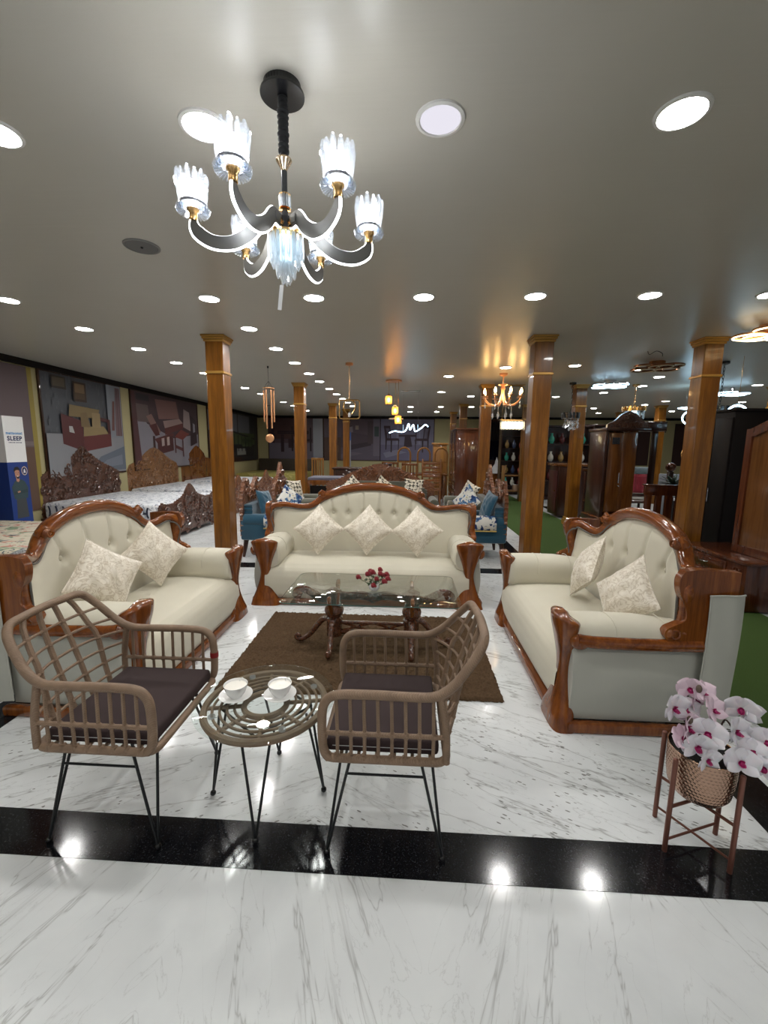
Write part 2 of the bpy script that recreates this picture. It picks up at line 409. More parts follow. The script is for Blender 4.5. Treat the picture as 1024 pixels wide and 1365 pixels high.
for i, (x, y) in enumerate([(-3.4, -.1), (-1.65, -.1), (.1, -.1), (1.9, -.1), (-3.4, -2.2), (-1.65, -2.2), (.1, -2.2), (1.9, -2.2)]):  # extra lamps out of view behind the camera, added as light sources
    downlight(x, y, 'unseen ceiling downlight added behind the camera for light, %s of eight' % ORD[i])
t = thing('ceiling_speaker', 'round grey flush speaker in the ceiling left of the chandelier', 'speaker', (-1.66, 2.77, CEIL))
mb = MB(); mb.lathe([(.105, 0), (.103, -.006), (.095, -.008), (.092, -.004), (.092, 0)], 28, caps=False); obj('rim', mb, plain('speaker_rim', srgb(120, 120, 118), .5), t)
mb = MB(); mb.lathe([(.093, -.001), (.09, -.005), (.001, -.006)], 28); obj('grille', mb, plain('speaker_grille', srgb(98, 98, 98), .7), t)
mb = MB(); mb.sphere((0, 0, -.006), .009, 10); obj('centre_screw', mb, M['black_metal'], t)

# ------------------------------------------------------------------ sofas
P3 = [(1.075, .60), (1.06, .70), (1.08, .82), (1.05, .895), (.95, .912), (.80, .885), (.68, .885), (.60, .925), (.52, .985), (.38, 1.045), (.2, 1.09), (0, 1.105)]
P2 = [(.785, .60), (.768, .70), (.79, .82), (.765, .885), (.71, .905), (.63, .875), (.56, .872), (.50, .905), (.44, .965), (.32, 1.035), (.17, 1.08), (0, 1.095)]
def sofa(loc, rz, W, half, tops, btn, zb, label):
    hw = W / 2
    t = thing('carved_sofa', label, 'sofa', loc, rz, 'matching carved wood sofas')
    up = M['upholstery']; wd = M['sofa_wood']; wz = M['sofa_wood_z']
    def yb(x):
        a = max(0, abs(x) / half - .42) / .58
        return .74 - .20 * a ** 2
    # seat: one rolled section swept across
    prof = [(.03, .05), (-.005, .12), (-.018, .20), (-.012, .27), (.008, .325), (.04, .358), (.09, .374), (.25, .385), (.45, .385), (.60, .375)]
    mb = MB(); sx = hw - .135; n = 36
    def seat(u, v):
        k = v * (len(prof) - 1); i = min(int(k), len(prof) - 2); f = k - i
        y = lerp(prof[i][0], prof[i + 1][0], f); z = lerp(prof[i][1], prof[i + 1][1], f)
        x = (u * 2 - 1) * sx; c = max(0, 1 - abs(u * 2 - 1) ** 6)
        return (x, y - .012 * c * (1 - v), z + (.012 * c if v > .6 else 0))
    mb.surf(seat, n, 27); mb.box((0, .36, .19), (2 * sx - .02, .62, .30)); obj('seat', mb, up, t)
    # arms
    for s in (-1, 1):
        mb = MB(); rings = []
        for y, k in ((.02, .86), (.035, .95), (.06, 1), (.2, 1.02), (.4, 1.0), (.62, .97)):
            rings.append([(s * (hw - .145) + .135 * k * math.copysign(abs(math.cos(a)) ** .7, math.cos(a)) * (.55 if math.sin(a) < .1 and s * math.cos(a) > 0 else 1), y, .475 + .135 * k * math.copysign(abs(math.sin(a)) ** .8, math.sin(a)) - .02 * (y > .5)) for a in [TAU * j / 28 for j in range(28)]])
        mb.loft(rings); arm = obj('arm_pad', mb, up, t)
        for q in (.24, .5):
            mb = MB(); k = 1.012
            mb.tube([(s * (hw - .145) + s * .137 * k * math.copysign(abs(math.cos(a)) ** .7, math.cos(a)), q, .475 + .137 * k * math.copysign(abs(math.sin(a)) ** .8, math.sin(a))) for a in [lerp(.2, PI, j / 16) for j in range(17)]], .0025, 4)
            obj('seam', mb, M['upholstery'], arm)
        mb = MB()
        rings = []
        for xo, y in ((.16, .050), (.11, .034), (.07, .034)):   # rounded front edge beside the post
            rings.append([(s * (hw - xo + (.16 - xo) * .55 * math.sin(PI * w) ** .8), y, lerp(.05, .47, w)) for w in [j / 10 for j in range(11)]])
        for q in range(11):
            v = q / 10; y = lerp(.06, .70, v); v = .12 + .88 * v
            rings.append([(s * (hw - .045 + .05 * math.sin(PI * v) ** .6 * math.sin(PI * w) ** .8), y, lerp(.06, .49, w)) for w in [j / 10 for j in range(11)]])
        mb.loft(rings, False, False)
        obj('side_panel', mb, M['upholstery_side'], t)
        mb = MB(); mb.tube([(s * (hw - .015), y, z) for y, z in ((.04, .52), (.12, .512), (.3, .508), (.5, .508), (.66, .512))], .034, 12, sx=1.0, sy=.8); obj('arm_rail', mb, wd, t)
        # hourglass front post
        mb = MB(); rings = []
        for q in range(49):
            z = lerp(0, .60, min(1, q / 40)); cap = max(0, q - 40) / 8; d = abs(z - .31) / .29
            hx = .046 + .096 * d ** 1.5; yf = -.005 - .058 * d ** 1.8; th = .075 + .055 * d; ex = .55 if z < .42 else lerp(.55, .9, min(1, (z - .42) / .16))
            if z > .52: hx -= .016 * ((z - .52) / .08) ** 2; yf += .012 * ((z - .52) / .08) ** 2
            if cap: kk = math.cos(cap * 1.45); hx *= .35 + .65 * kk; yf += th * .5 * (1 - kk); th *= kk; z += .026 * math.sin(cap * 1.45)
            if z < .06: hx -= .012 * (1 - z / .06); yf += .015 * (1 - z / .06)
            if .285 < z < .30 or .315 < z < .33: hx += .005; yf -= .005
            cx = s * (hw - .135)
            rings.append([(cx + hx * math.copysign(abs(math.cos(a)) ** ex, math.cos(a)), yf + th / 2 + th / 2 * math.copysign(abs(math.sin(a)) ** ex, math.sin(a)), z - max(0, z - .45) / .15 * .016 * math.sin(a)) for a in [TAU * j / 32 for j in range(32)]])
        mb.loft(rings); mb.sphere((s * (hw - .026), .058, .508), .046, 14, (.8, 1.15, .95)); obj('front_post', mb, wz, t, 50)
    mb = MB(); mb.box((0, .0, .033), (W - .3, .06, .062), r=.014); obj('front_rail', mb, wd, t)
    for s in (-1, 1):
        mb = MB(); mb.box((s * (hw - .02), .38, .03), (.05, .72, .058), r=.014); obj('side_rail', mb, M['sofa_wood_z'], t)
    # back: outer frame curve
    full = [(x, z) for x, z in tops] + [(-x, z) for x, z in tops[-2::-1]]
    C3 = [(p.x, yb(p.x) + .015, p.y - .03) for p in spline([(x, z, 0) for x, z in full], 7)]
    N = len(C3)
    rad = []
    for x, y, z in C3:
        a = abs(x) / half
        rad.append(.046 if a < .45 else lerp(.046, .032, min(1, (a - .45) / .25)))
    mb = MB(); mb.tube(C3, rad, 20, up=(0, 1, 0), sx=1.15, sy=.95, shape=lambda a: 1 + .10 * math.cos(3 * a + .4))
    obj('crest_rail', mb, wd, t, 60)
    for s in (-1, 1):
        kx, kz = tops[8]
        mb = MB(); rot = Euler((0, s * .6, 0)).to_matrix()
        mb.sphere((s * (kx + .005), yb(kx) - .005, kz - .005), .038, 16, (1, 1.3, 1)); mb.spiral((s * (kx + .005), yb(kx) - .05, kz), .03, 1.4, .008, 0, 'xz', s)
        mb.tube([(s * (kx - .02), yb(kx) - .02, kz + .02), (s * (kx + .02), yb(kx) - .02, kz + .035), (s * (kx + .05), yb(kx) - .02, kz + .01), (s * (kx + .055), yb(kx) - .02, kz - .02)], [.012, .018, .014, .006], 8)
        obj('scroll_knob', mb, wz, t)
        # end board with its scroll foot
        out = spline([(.535, .905, 0), (.512, .86, 0), (.52, .79, 0), (.555, .71, 0), (.56, .65, 0), (.52, .625, 0), (.475, .60, 0), (.468, .56, 0), (.50, .53, 0), (.56, .525, 0)], 5)
        out = [(p.x, p.y) for p in out] + [(.70, .525), (.795, .53), (.80, .70), (.80, .905), (.70, .912), (.60, .915)]
        mb = MB(); xe = s * (half - .012); mb.prism(out, xe - .024, xe + .024, 'yz'); mb.sphere((xe, .50, .575), .036, 14, (1, 1, 1)); mb.spiral((xe + s * .026, .515, .57), .03, 1.3, .007, 2, 'yz', -1)
        eb = obj('end_board', mb, wz, t, 30)
        # loose cover folded round the rear corner
        mb = MB()
        def fl(u, v):
            z = lerp(.10, .785, v); y = lerp(.655, .815, u)
            wv = .006 * math.sin(u * 7 + v * 2) * v + .012 * v * u
            return (xe + s * (.03 + wv + .012 * math.sin(PI * u)), y + .012 * v * math.sin(3 * v), z + .012 * u * v)
        mb.surf(fl, 14, 14)
        mb.tube([fl(i / 14, 1) for i in range(15)], .005, 6); mb.tube([fl(.03, j / 14) for j in range(15)], .004, 6)
        obj('rear_cover', mb, M['upholstery_side'], t)
    mb = MB(); mb.box((0, .80, .42), (2 * half - .06, .03, .74), r=.01); obj('rear_panel', mb, M['upholstery_side'], t)
    # tufted back
    zt = sorted([(p[0], p[2]) for p in C3 if abs(p[0]) <= tops[3][0]])
    hx = half - .055
    def back(u, v, off=0):
        x = (2 * u - 1) * hx; top = interp(zt, x) - .012
        if abs(x) > tops[3][0] - .02: top = min(top, tops[3][1] - .045)
        z = lerp(.33, top, v); e = (1 - abs(2 * u - 1) ** 10) * (1 - (max(0, 2 * v - 1)) ** 8)
        puff = .05 * e
        d = 0
        for bx in btn:
            d += .036 * math.exp(-((x - bx) ** 2 + (z - zb) ** 2) / .032 ** 2)
            if z > zb:
                gx = bx * (1 + .55 * (z - zb) ** 1.3 * 2); d += .017 * math.exp(-((x - gx) / .013) ** 2) * min(1, (1 - v) * 9)
            else:
                for sg in (-1, 1):
                    gx = bx + sg * (zb - z) * .55; d += .005 * math.exp(-((x - gx) / .013) ** 2) * math.exp(-(zb - z) / .12)
        y = yb(x) - .085 * (1 - v) ** 1.2 - puff + min(d, .045) + .03
        return (x, y - off, z)
    mb = MB(); mb.surf(back, int(hx * 2 / .011), 44); obj('back_cushion', mb, up, t, 80)
    for bx in btn:
        u = (bx / hx + 1) / 2; top = interp(zt, bx) - .012; v = (zb - .33) / (top - .33); p = back(u, v, .012)
        mb = MB(); mb.sphere(p, .0175, 12, (1, .5, 1)); obj('button', mb, M['button'], t)
    mb = MB(); mb.tube([(x * .972, y - .03, z - .028 - .012 * (abs(x) > .9 * half)) for x, y, z in C3[6:-6]], .006, 6); obj('piping', mb, M['piping'], t)
    return t
BT3 = (-.415, -.25, -.083, .083, .25, .415); BT2 = (-.33, -.11, .11, .33)
sofa((-.365, 3.885, 0), D2R(1.2), 2.2, 1.09, P3, BT3, .785, 'long cream three-seat sofa with carved wood frame and three cushions')
sofa((-1.475, 2.875, 0), D2R(90), 1.63, .80, P2, BT2, .775, 'cream two-seat carved wood sofa beside the wall of beds')
sofa((.86, 2.945, 0), D2R(-90), 1.63, .80, P2, BT2, .775, 'cream two-seat carved wood sofa beside the green carpet')

# ------------------------------------------------------------------ cushions
def damask():
    k = NT('cream_damask'); v = k.coord(); w = k.noise(v, 14, 3, .55, 2.2)
    f = k.ramp(w, [(.44, (0, 0, 0, 1)), (.50, (1, 1, 1, 1)), (.56, (0, 0, 0, 1))])
    col = k.mix(f, srgb(226, 217, 200), srgb(192, 178, 154))
    rg = k.math('ADD', k.math('MULTIPLY', f, .25), .34)
    return k.done(**{'Base__Color': col, 'Roughness': rg, 'Sheen__Weight': .4, 'Specular__IOR__Level': .7, 'Normal': k.bump(w, .35, .006)})
M['damask'] = damask()
def pillow_mb(s, th, seed, n=22, pinch=.09):
    r = random.Random(seed); ph = [r.uniform(0, 6) for _ in range(6)]
    mb = MB()
    for side in (-1, 1):
        def f(a, b):
            u = a * 2 - 1; v = b * 2 - 1
            x = s / 2 * u * (1 - pinch * (1 - v * v)); z = s / 2 * v * (1 - pinch * (1 - u * u))
            h = max(0, (1 - u * u) * (1 - v * v)) ** .5
            wr = .007 * h * (math.sin(9 * u + 4 * v + ph[0]) * math.sin(5 * v - 3 * u + ph[1]) + .6 * math.sin(13 * (u + v) + ph[2]))
            return (x, side * (th / 2 * h + wr * (side < 0) + .002), z)
        mb.surf(f, n, n)
    pts = [(s / 2 * u * (1 - pinch * (1 - v * v)), 0, s / 2 * v * (1 - pinch * (1 - u * u))) for u, v in
           [(i / 10 - 1, -1) for i in range(0, 20)] + [(1, i / 10 - 1) for i in range(0, 20)] + [(1 - i / 10, 1) for i in range(0, 20)] + [(-1, 1 - i / 10) for i in range(0, 20)]]
    mb.tube(pts, .0045, 5, True)
    return mb
def pillow(loc, rz, lean, roll, label, s=.37, th=.15, mat='damask', seed=1, group='cream satin cushions on the sofas', name='throw_cushion'):
    mb = pillow_mb(s, th, seed)
    o = obj(name, mb, M[mat], None, 80); tag(o, label, 'cushion', group)
    o.matrix_world = Matrix.Translation(loc) @ Matrix.Rotation(rz, 4, 'Z') @ Matrix.Rotation(-lean, 4, 'X') @ Matrix.Rotation(roll, 4, 'Y')
    return o
L3 = D2R(20)
pillow((-.89, 4.26, .665), D2R(3), L3, D2R(45), 'cream satin cushion, nearest the left arm of the three-seat sofa', seed=2)
pillow((-.385, 4.28, .665), D2R(-2), L3, D2R(46), 'cream satin cushion in the middle of the three-seat sofa', seed=3)
pillow((.115, 4.26, .665), D2R(-4), L3, D2R(43), 'cream satin cushion, nearest the right arm of the three-seat sofa', seed=4)
pillow((-1.96, 2.60, .645), D2R(66), D2R(24), D2R(38), 'cream satin cushion at the near end of the left sofa, above the rattan chair', seed=5, s=.38)
pillow((-1.97, 3.18, .655), D2R(54), D2R(22), D2R(48), 'cream satin cushion at the far end of the left sofa', seed=6)
pillow((1.34, 3.13, .645), D2R(-104), D2R(22), D2R(52), 'cream satin cushion at the far end of the right sofa', seed=7)
pillow((1.33, 2.55, .635), D2R(-78), D2R(24), D2R(42), 'cream satin cushion by the near arm of the right sofa', seed=8)

# ------------------------------------------------------------------ rug
def rugmat():
    k = NT('brown_shag'); v = k.coord(); a = k.noise(v, 70, 4, .8); b = k.noise(v, 14, 4, .6)
    c = k.mix(a, srgb(34, 24, 15), srgb(132, 106, 80)); c = k.mix(k.math('MULTIPLY', b, .4), c, srgb(70, 52, 37))
    return k.done(**{'Base__Color': c, 'Roughness': 1.0, 'Specular__IOR__Level': .1, 'Normal': k.bump(a, .9, .012)})
M['rug'] = rugmat()
mb = MB(); r2 = random.Random(3); NX, NY = 200, 140
hg = [[r2.random() for _ in range(NX + 1)] for _ in range(NY + 1)]
def rugf(u, v):
    i, j = round(u * NX), round(v * NY)
    e = min(i, NX - i, j, NY - j)
    j0 = (r2.random() - .5) * .012
    return (lerp(-1.165, .605, u) + j0, lerp(2.385, 3.62, v) + (r2.random() - .5) * .012, .003 if e == 0 else .018 + .014 * hg[j][i])
mb.surf(rugf, NX, NY); o = obj('shag_rug', mb, M['rug'], None, 180); tag(o, 'dark brown shaggy rug under the glass coffee table', 'rug')
# ------------------------------------------------------------------ rattan chairs
def rattan():
    k = NT('rattan'); v = k.coord(); w = k.n('ShaderNodeTexWave', _wave_type='BANDS', _bands_direction='DIAGONAL', Vector=v, Scale=70., Distortion=1.5).outputs[1]
    n = k.noise(v, 18, 3, .6)
    c = k.mix(n, srgb(104, 82, 64), srgb(156, 130, 106)); c = k.mix(k.math('MULTIPLY', w, .25), c, srgb(84, 62, 44))
    return k.done(**{'Base__Color': c, 'Roughness': .55, 'Normal': k.bump(w, .3, .003)})
M['rattan'] = rattan()
def hairpin(mb, foot, tops, r=.0055):
    for a in tops: mb.tube([a, foot], r, 8)
    return mb
def rattan_chair(loc, rz, label, tape=False):
    t = thing('rattan_armchair', label, 'armchair', loc, rz, 'pair of rattan armchairs')
    m = M['rattan']; W = .25
    half = [(-W, -.20, .40), (-W, -.222, .44), (-W, -.225, .56), (-W, -.212, .615), (-W, -.17, .643), (-W, -.05, .648), (-W, .10, .646), (-.249, .175, .652), (-.240, .235, .69), (-.222, .29, .755), (-.200, .328, .805), (-.168, .345, .832), (-.10, .352, .838), (0, .356, .840)]
    hoop = spline(half + [(-x, y, z) for x, y, z in half[-2::-1]], 6)
    mb = MB(); mb.tube(hoop, .0165, 12); obj('top_hoop', mb, m, t)
    base = []
    for cx, cy, a0 in ((W - .04, .18, 0), (-W + .04, .18, 90), (-W + .04, -.185, 180), (W - .04, -.185, 270)):
        for q in range(5): base.append((cx + .04 * math.cos(D2R(a0 + q * 22.5)), cy + .04 * math.sin(D2R(a0 + q * 22.5)), .40))
    mb = MB(); mb.tube(base, .015, 10, True); obj('seat_frame', mb, m, t)
    mb = MB()
    for i in range(6): mb.box((0, -.16 + i * .064, .405), (.47, .012, .008))
    obj('seat_slats', mb, m, t)
    for s in (-1, 1):
        mb = MB()
        mb.tube(spline([(s * W, .215, .40), (s * W, .212, .52), (s * .248, .19, .652)], 6), .0135, 10)
        mid = [(s * W, lerp(-.222, .21, q / 10), .497) for q in range(11)]
        mb.tube(mid, .0085, 8)
        for q in range(8):
            y = lerp(-.175, .165, q / 7)
            mb.tube([(s * W, y + .004, .40), (s * W, y + .004, .497), (s * W, y, .644)], .0066, 7)
            mb.sphere((s * W, y + .004, .497), .0125, 8, (1, 1.2, 1)); mb.sphere((s * W, y, .405), .016, 8, (1.1, .8, 1))
        obj('arm_lattice', mb, m, t)
    # lattice of the bowed back
    E = spline([(W, .212, .405), (W, .212, .52), (.249, .19, .648), (.238, .24, .695), (.222, .29, .755), (.200, .328, .805), (.168, .345, .832)], 8)
    Z = [(p.z, p) for p in E]
    def edge(z):
        for (z0, p0), (z1, p1) in zip(Z, Z[1:]):
            if z <= z1: return p0.lerp(p1, (z - z0) / max(1e-6, z1 - z0))
        return Z[-1][1]
    def bk(u, z):
        p = edge(z); w = (z - .405) / .43
        return Vector((p.x * u, lerp(p.y, .222 + .132 * w, 1 - abs(u) ** 2.6), z))
    mb = MB()
    for z in (.455, .515, .575, .635, .695, .755):
        mb.tube([bk(u / 10, z) for u in range(-10, 11)], .0062, 7)
    for u in (-.62, -.21, .21, .62):
        z1 = .832 - .012 * abs(u)
        pts = [bk(u, lerp(.40, .80, q / 9)) for q in range(10)]; pts.append(Vector((.172 * u, .352, .836)))
        mb.tube(pts, .0108, 8)
        for z in (.455, .515, .575, .635, .695, .755): mb.sphere(bk(u, z), .0135, 8)
    obj('back_lattice', mb, m, t)
    mb = MB(); mb.box((0, -.012, .436), (.465, .405, .052), r=.014, seg=3); cu = obj('seat_cushion', mb, M['brown_cushion'], t)
    for s in (-1, 1): mb = MB(); mb.box((s * .2325, -.012, .436), (.002, .36, .0022)); obj('zip_line', mb, M['white_line'], cu)
    for sx in (-1, 1):
        for sy in (-1, 1):
            mb = MB(); hairpin(mb, (sx * .25, sy * .213, .012), [(sx * .225, sy * .125, .395), (sx * .13, sy * .165, .395)])
            l = obj('leg', mb, M['black_metal'], t)
            mb = MB(); mb.sphere((sx * .25, sy * .213, .012), .0125, 10, (1, 1, .96)); obj('foot_cap', mb, M['black_glossy'], l)
        mb = MB(); mb.tube([(sx * .229, -.145, .322), (sx * .229, .145, .322)], .0045, 8); obj('crossbar', mb, M['black_metal'], t)
    mb = MB()
    for a in ((-.13, -.165), (.13, -.165)): mb.tube([(a[0], -.165, .393), (a[0], .165, .393)], .005, 6)
    obj('under_frame', mb, M['black_metal'], t)
    if tape:
        mb = MB(); mb.lathe([(.019, -.012), (.019, .012)], 12, (W * tape, -.226, .525)); obj('red_tape', mb, M['red_tape'], t, label='small wrap of red tape')
    return t
rattan_chair((-1.118, 1.60, 0), D2R(90), 'rattan armchair with tall open lattice back, before the left sofa', 1)
rattan_chair((-.058, 1.62, 0), D2R(-90), 'rattan armchair with its back to the right sofa, right of the small round table')

# ------------------------------------------------------------------ round table and cups
TX, TY = -.575, 1.632
t = thing('round_side_table', 'small round glass side table with rattan rings and black hairpin legs', 'table', (TX, TY, 0))
mb = MB(); mb.lathe([(.001, .4445), (.283, .4445), (.2865, .447), (.283, .4505), (.001, .4505)], 72); obj('glass_top', mb, M['glass'], t)
mb = MB()
def ring(r, z, rt, n=56): mb.tube([(r * math.cos(TAU * i / n), r * math.sin(TAU * i / n), z) for i in range(n)], rt, 8, True)
ring(.245, .428, .0145); 
for r in (.212, .183, .154, .125): ring(r, .428, .0058)
ring(.088, .424, .0125)
for i in range(8):
    a = TAU * i / 8 + .2; mb.tube([(r * math.cos(a), r * math.sin(a), .423) for r in (.085, .165, .245)], .0085, 8)
obj('rattan_rings', mb, M['rattan'], t)
mb = MB()
for i in range(4):
    a = TAU * i / 4 + .6; mb.lathe([(.014, .436), (.014, .4443)], 12, (.215 * math.cos(a), .215 * math.sin(a), 0))
obj('suction_pads', mb, M['crystal'], t)
mb = MB()
for i in range(4):
    a = D2R(-84 + 90 * i); b = a + PI / 2
    mb.tube([(.19 * math.cos(a), .19 * math.sin(a), .412), (.19 * math.cos(b), .19 * math.sin(b), .412)], .0055, 8)
obj('under_frame', mb, M['black_metal'], t)
for i in range(4):
    a = D2R(-84 + 90 * i); f = (.238 * math.cos(a), .238 * math.sin(a), .013)
    mb = MB(); hairpin(mb, f, [(.185 * math.cos(a + e), .185 * math.sin(a + e), .414) for e in (-.32, .32)]); l = obj('leg', mb, M['black_metal'], t)
    mb = MB(); mb.sphere(f, .0125, 10); obj('foot_cap', mb, M['black_glossy'], l)
for x, y, lb, hd in ((-.703, 1.632, 'nearer the left rattan armchair', 1.5), (-.52, 1.652, 'nearer the right rattan armchair', 1.2)):
    t = thing('saucer', 'white saucer on the round glass table, ' + lb, 'saucer', (x, y, .4507), 0, 'cups and saucers')
    mb = MB(); mb.lathe([(.001, .0), (.03, 0), (.045, .004), (.068, .013), (.0685, .0145), (.045, .0075), (.03, .0035), (.001, .0035)], 40); obj('dish', mb, M['ceramic'], t)
    t = thing('coffee_cup', 'white coffee cup standing on its saucer, ' + lb, 'cup', (x, y + .002, .4543), 0, 'cups and saucers')
    mb = MB(); mb.lathe([(r_ * 1.1, z_) for r_, z_ in [(.001, 0), (.022, 0), (.024, .004), (.034, .018), (.0415, .036), (.0445, .055), (.0425, .055), (.0395, .036), (.032, .02), (.02, .008), (.001, .007)]], 40); obj('bowl', mb, M['ceramic'], t)
    mb = MB(); mb.lathe([(.001, .046), (.0448, .046)], 32, caps=False); obj('milk', mb, plain('milk', srgb(236, 232, 222), .3), t, label='pale milky drink')
    mb = MB(); mb.tube(spline([(.038 * math.cos(hd), .038 * math.sin(hd), .044), (.062 * math.cos(hd), .062 * math.sin(hd), .046), (.064 * math.cos(hd), .064 * math.sin(hd), .03), (.036 * math.cos(hd), .036 * math.sin(hd), .018)], 5), .004, 8); obj('handle', mb, M['ceramic'], t)

# ------------------------------------------------------------------ coffee table
CX, CY = -.235, 3.035
t = thing('coffee_table', 'glass topped coffee table on two carved wooden pedestals over the rug', 'table', (CX, CY, .032))
z0 = .426
def rrect(hx, hy, c, n=5):
    o = []
    for sx, sy, a0 in ((1, 1, 0), (-1, 1, 90), (-1, -1, 180), (1, -1, 270)):
        for q in range(n + 1):
            a = D2R(a0 + 90 * q / n); o.append((sx * (hx - c) + c * math.cos(a), sy * (hy - c) + c * math.sin(a)))
    return o
mb = MB(); rings = [[(x, y, z) for x, y in rrect(.615 - e, .35 - e, .06)] for z, e in ((z0, .004), (z0 + .003, 0), (z0 + .009, 0), (z0 + .012, .004))]
mb.loft(rings); gt = obj('glass_top', mb, M['glass'], t)
mb = MB(); mb.loft([[(x, y, z) for x, y in rrect(.6155, .3505, .06)] for z in (z0 + .0035, z0 + .0085)], caps=False); obj('polished_edge', mb, M['glass_edge'], gt, label='greenish polished glass edge')
for sx in (-1, 1):
    px = sx * .29
    mb = MB(); mb.lathe([(r_ * 1.14, z_) for r_, z_ in [(.038, .06), (.05, .065), (.05, .18), (.056, .186), (.056, .20), (.045, .21), (.058, .235), (.064, .262), (.058, .285), (.042, .30), (.048, .306), (.048, .318), (.04, .325), (.044, .34), (.046, .37), (.044, .385), (.05, .39), (.05, .41), (.03, .414), (.03, .4255)]], 28, (px, 0, 0))
    for q in range(10):
        a = TAU * q / 10; mb.sphere((px + .058 * math.cos(a), .058 * math.sin(a), .26), .016, 8, (.8, .8, 1.5))
    ped = obj('pedestal', mb, M['table_wood'], t)
    for dx, dy in ((sx, 0), (0, 1), (0, -1)):
        L = .30 if dx else .29
        pts = [(.04, .20), (.085, .185), (.13, .135), (.18, .07), (.235, .028), (.275, .022), (.292, .038), (.284, .055), (.268, .05), (.268, .038)]
        P = spline([(px + dx * p * L / .3, dy * p * L / .3, z) for p, z in pts], 4)
        mb = MB(); mb.tube(P, [lerp(.024, .013, i / (len(P) - 1)) for i in range(len(P))], 10); obj('scroll_leg', mb, M['table_wood'], t)
        if dy:
            P = spline([(px, dy * p, z) for p, z in ((.045, .25), (.10, .27), (.15, .33), (.19, .39), (.215, .415), (.19, .42), (.15, .40))], 4)
            mb = MB(); mb.tube(P, [lerp(.02, .014, i / (len(P) - 1)) for i in range(len(P))], 10); obj('bracket', mb, M['mid_wood'], t)
        else:
            P = spline([(px + sx * p, 0, z) for p, z in ((.04, .355), (.10, .352), (.16, .385), (.22, .415), (.275, .405), (.295, .375), (.28, .355), (.262, .365), (.266, .38))], 4)
            mb = MB(); mb.tube(P, [lerp(.036, .016, i / (len(P) - 1)) for i in range(len(P))], 10, sy=.7)
            for q in range(6): mb.sphere((px + sx * (.07 + .035 * q), -.02, .365 + .04 * math.sin(q * .5)), .016, 8)
            obj('apron_scroll', mb, M['table_wood'], t)
P = spline([(-.25, 0, .375), (-.18, 0, .372), (-.1, 0, .385), (-.04, 0, .37), (0, 0, .36), (.04, 0, .37), (.1, 0, .385), (.18, 0, .372), (.25, 0, .375)], 4)
mb = MB(); mb.tube(P, .032, 10, up=(0, 0, 1), sy=.7)
for q in range(9): mb.sphere((-.2 + .05 * q, -.02, .378), .017, 8)
mb.sphere((0, -.01, .36), .034, 12); obj('apron', mb, M['table_wood'], t)
mb = MB(); mb.box((0, 0, .09), (.54, .03, .03), r=.006); mb.box((0, 0, .165), (.54, .03, .022), r=.006)
for s in (-1, 1):
    for q in (-1, 1): mb.tube([(s * .25, q * .004, .095), (0, q * .004, .165)], .008, 6); mb.tube([(s * .25, q * .004, .165), (0, q * .004, .095)], .008, 6)
obj('stretcher', mb, M['table_wood'], t)
# little rose pot
t = thing('rose_pot', 'small white pot of red artificial roses on the glass coffee table', 'flower pot', (-.222, 2.985, .4706))
mb = MB(); mb.lathe([(.001, 0), (.022, 0), (.036, .012), (.041, .03), (.036, .05), (.033, .055), (.03, .05), (.03, .03), (.001, .028)], 28); obj('pot', mb, M['ceramic'], t)
r5 = random.Random(11)
sp = [(-.115, .0, .10), (-.05, .03, .115), (-.01, -.02, .145), (.045, .0, .13), (.09, .02, .12), (.075, -.04, .085), (.04, .04, .15), (0, -.06, .06), (.1, -.02, .10), (-.03, .05, .13), (.02, -.045, .105), (.06, .06, .10)]
for x, y, z in sp:
    R0 = r5.uniform(.021, .028); mb = MB()
    mb.tube(spline([(x * .15, y * .15, .03), (x * .5, y * .5, z * .55), (x, y, z - .012)], 4), .002, 5)
    st = obj('rose_stem', mb, M['leaf'], t)
    mb = MB(); mb.sphere((x, y, z), R0 * .62, 10)
    for k in range(9):
        a = k * 2.4; rr = R0 * (.45 + .06 * k); rot = Euler((.5 * math.sin(a), -.5 * math.cos(a), a)).to_matrix()
        mb.sphere((x + rr * math.cos(a) * .7, y + rr * math.sin(a) * .7, z - .001 * k), R0 * .62, 8, (.35, .9, .95), rot)
    obj('rose', mb, M['rose'], st, 80, label='red rose bloom')
mb = MB()
for k in range(26):
    a = r5.uniform(0, TAU); q = r5.uniform(.02, .075); z = r5.uniform(.045, .11)
    mb.sphere((q * math.cos(a), q * math.sin(a) * .8, z), .015, 6, (1, .55, .18), Euler((r5.uniform(-.8, .8), r5.uniform(-.8, .8), a)).to_matrix())
o = obj('leaves', mb, M['leaf'], t)

# ------------------------------------------------------------------ orchid stand
def hammered():
    k = NT('hammered_copper'); n = k.noise(k.coord(), 40, 3, .6)
    return k.done(**{'Base__Color': k.mix(n, srgb(172, 138, 118), srgb(190, 158, 138)), 'Metallic': 1., 'Roughness': .22})
M['hammered'] = hammered()
M['stand'] = plain('rose_copper_paint', srgb(120, 78, 66), .35, Metallic=.5)
OX, OY = 1.122, 1.508
FT = [(1.0, 1.465), (1.185, 1.392), (1.245, 1.552), (1.052, 1.622)]
t = thing('plant_stand', 'four legged rose copper plant stand holding the orchid pot', 'plant stand', (OX, OY, 0))
for fx, fy in FT:
    mb = MB(); x, y = fx - OX, fy - OY; mb.tube([(x, y, .001), (x * .99, y * .99, .385)], .0088, 12); mb.sphere((x * .99, y * .99, .385), .0089, 12, (1, 1, .4)); l = obj('leg', mb, M['stand'], t)
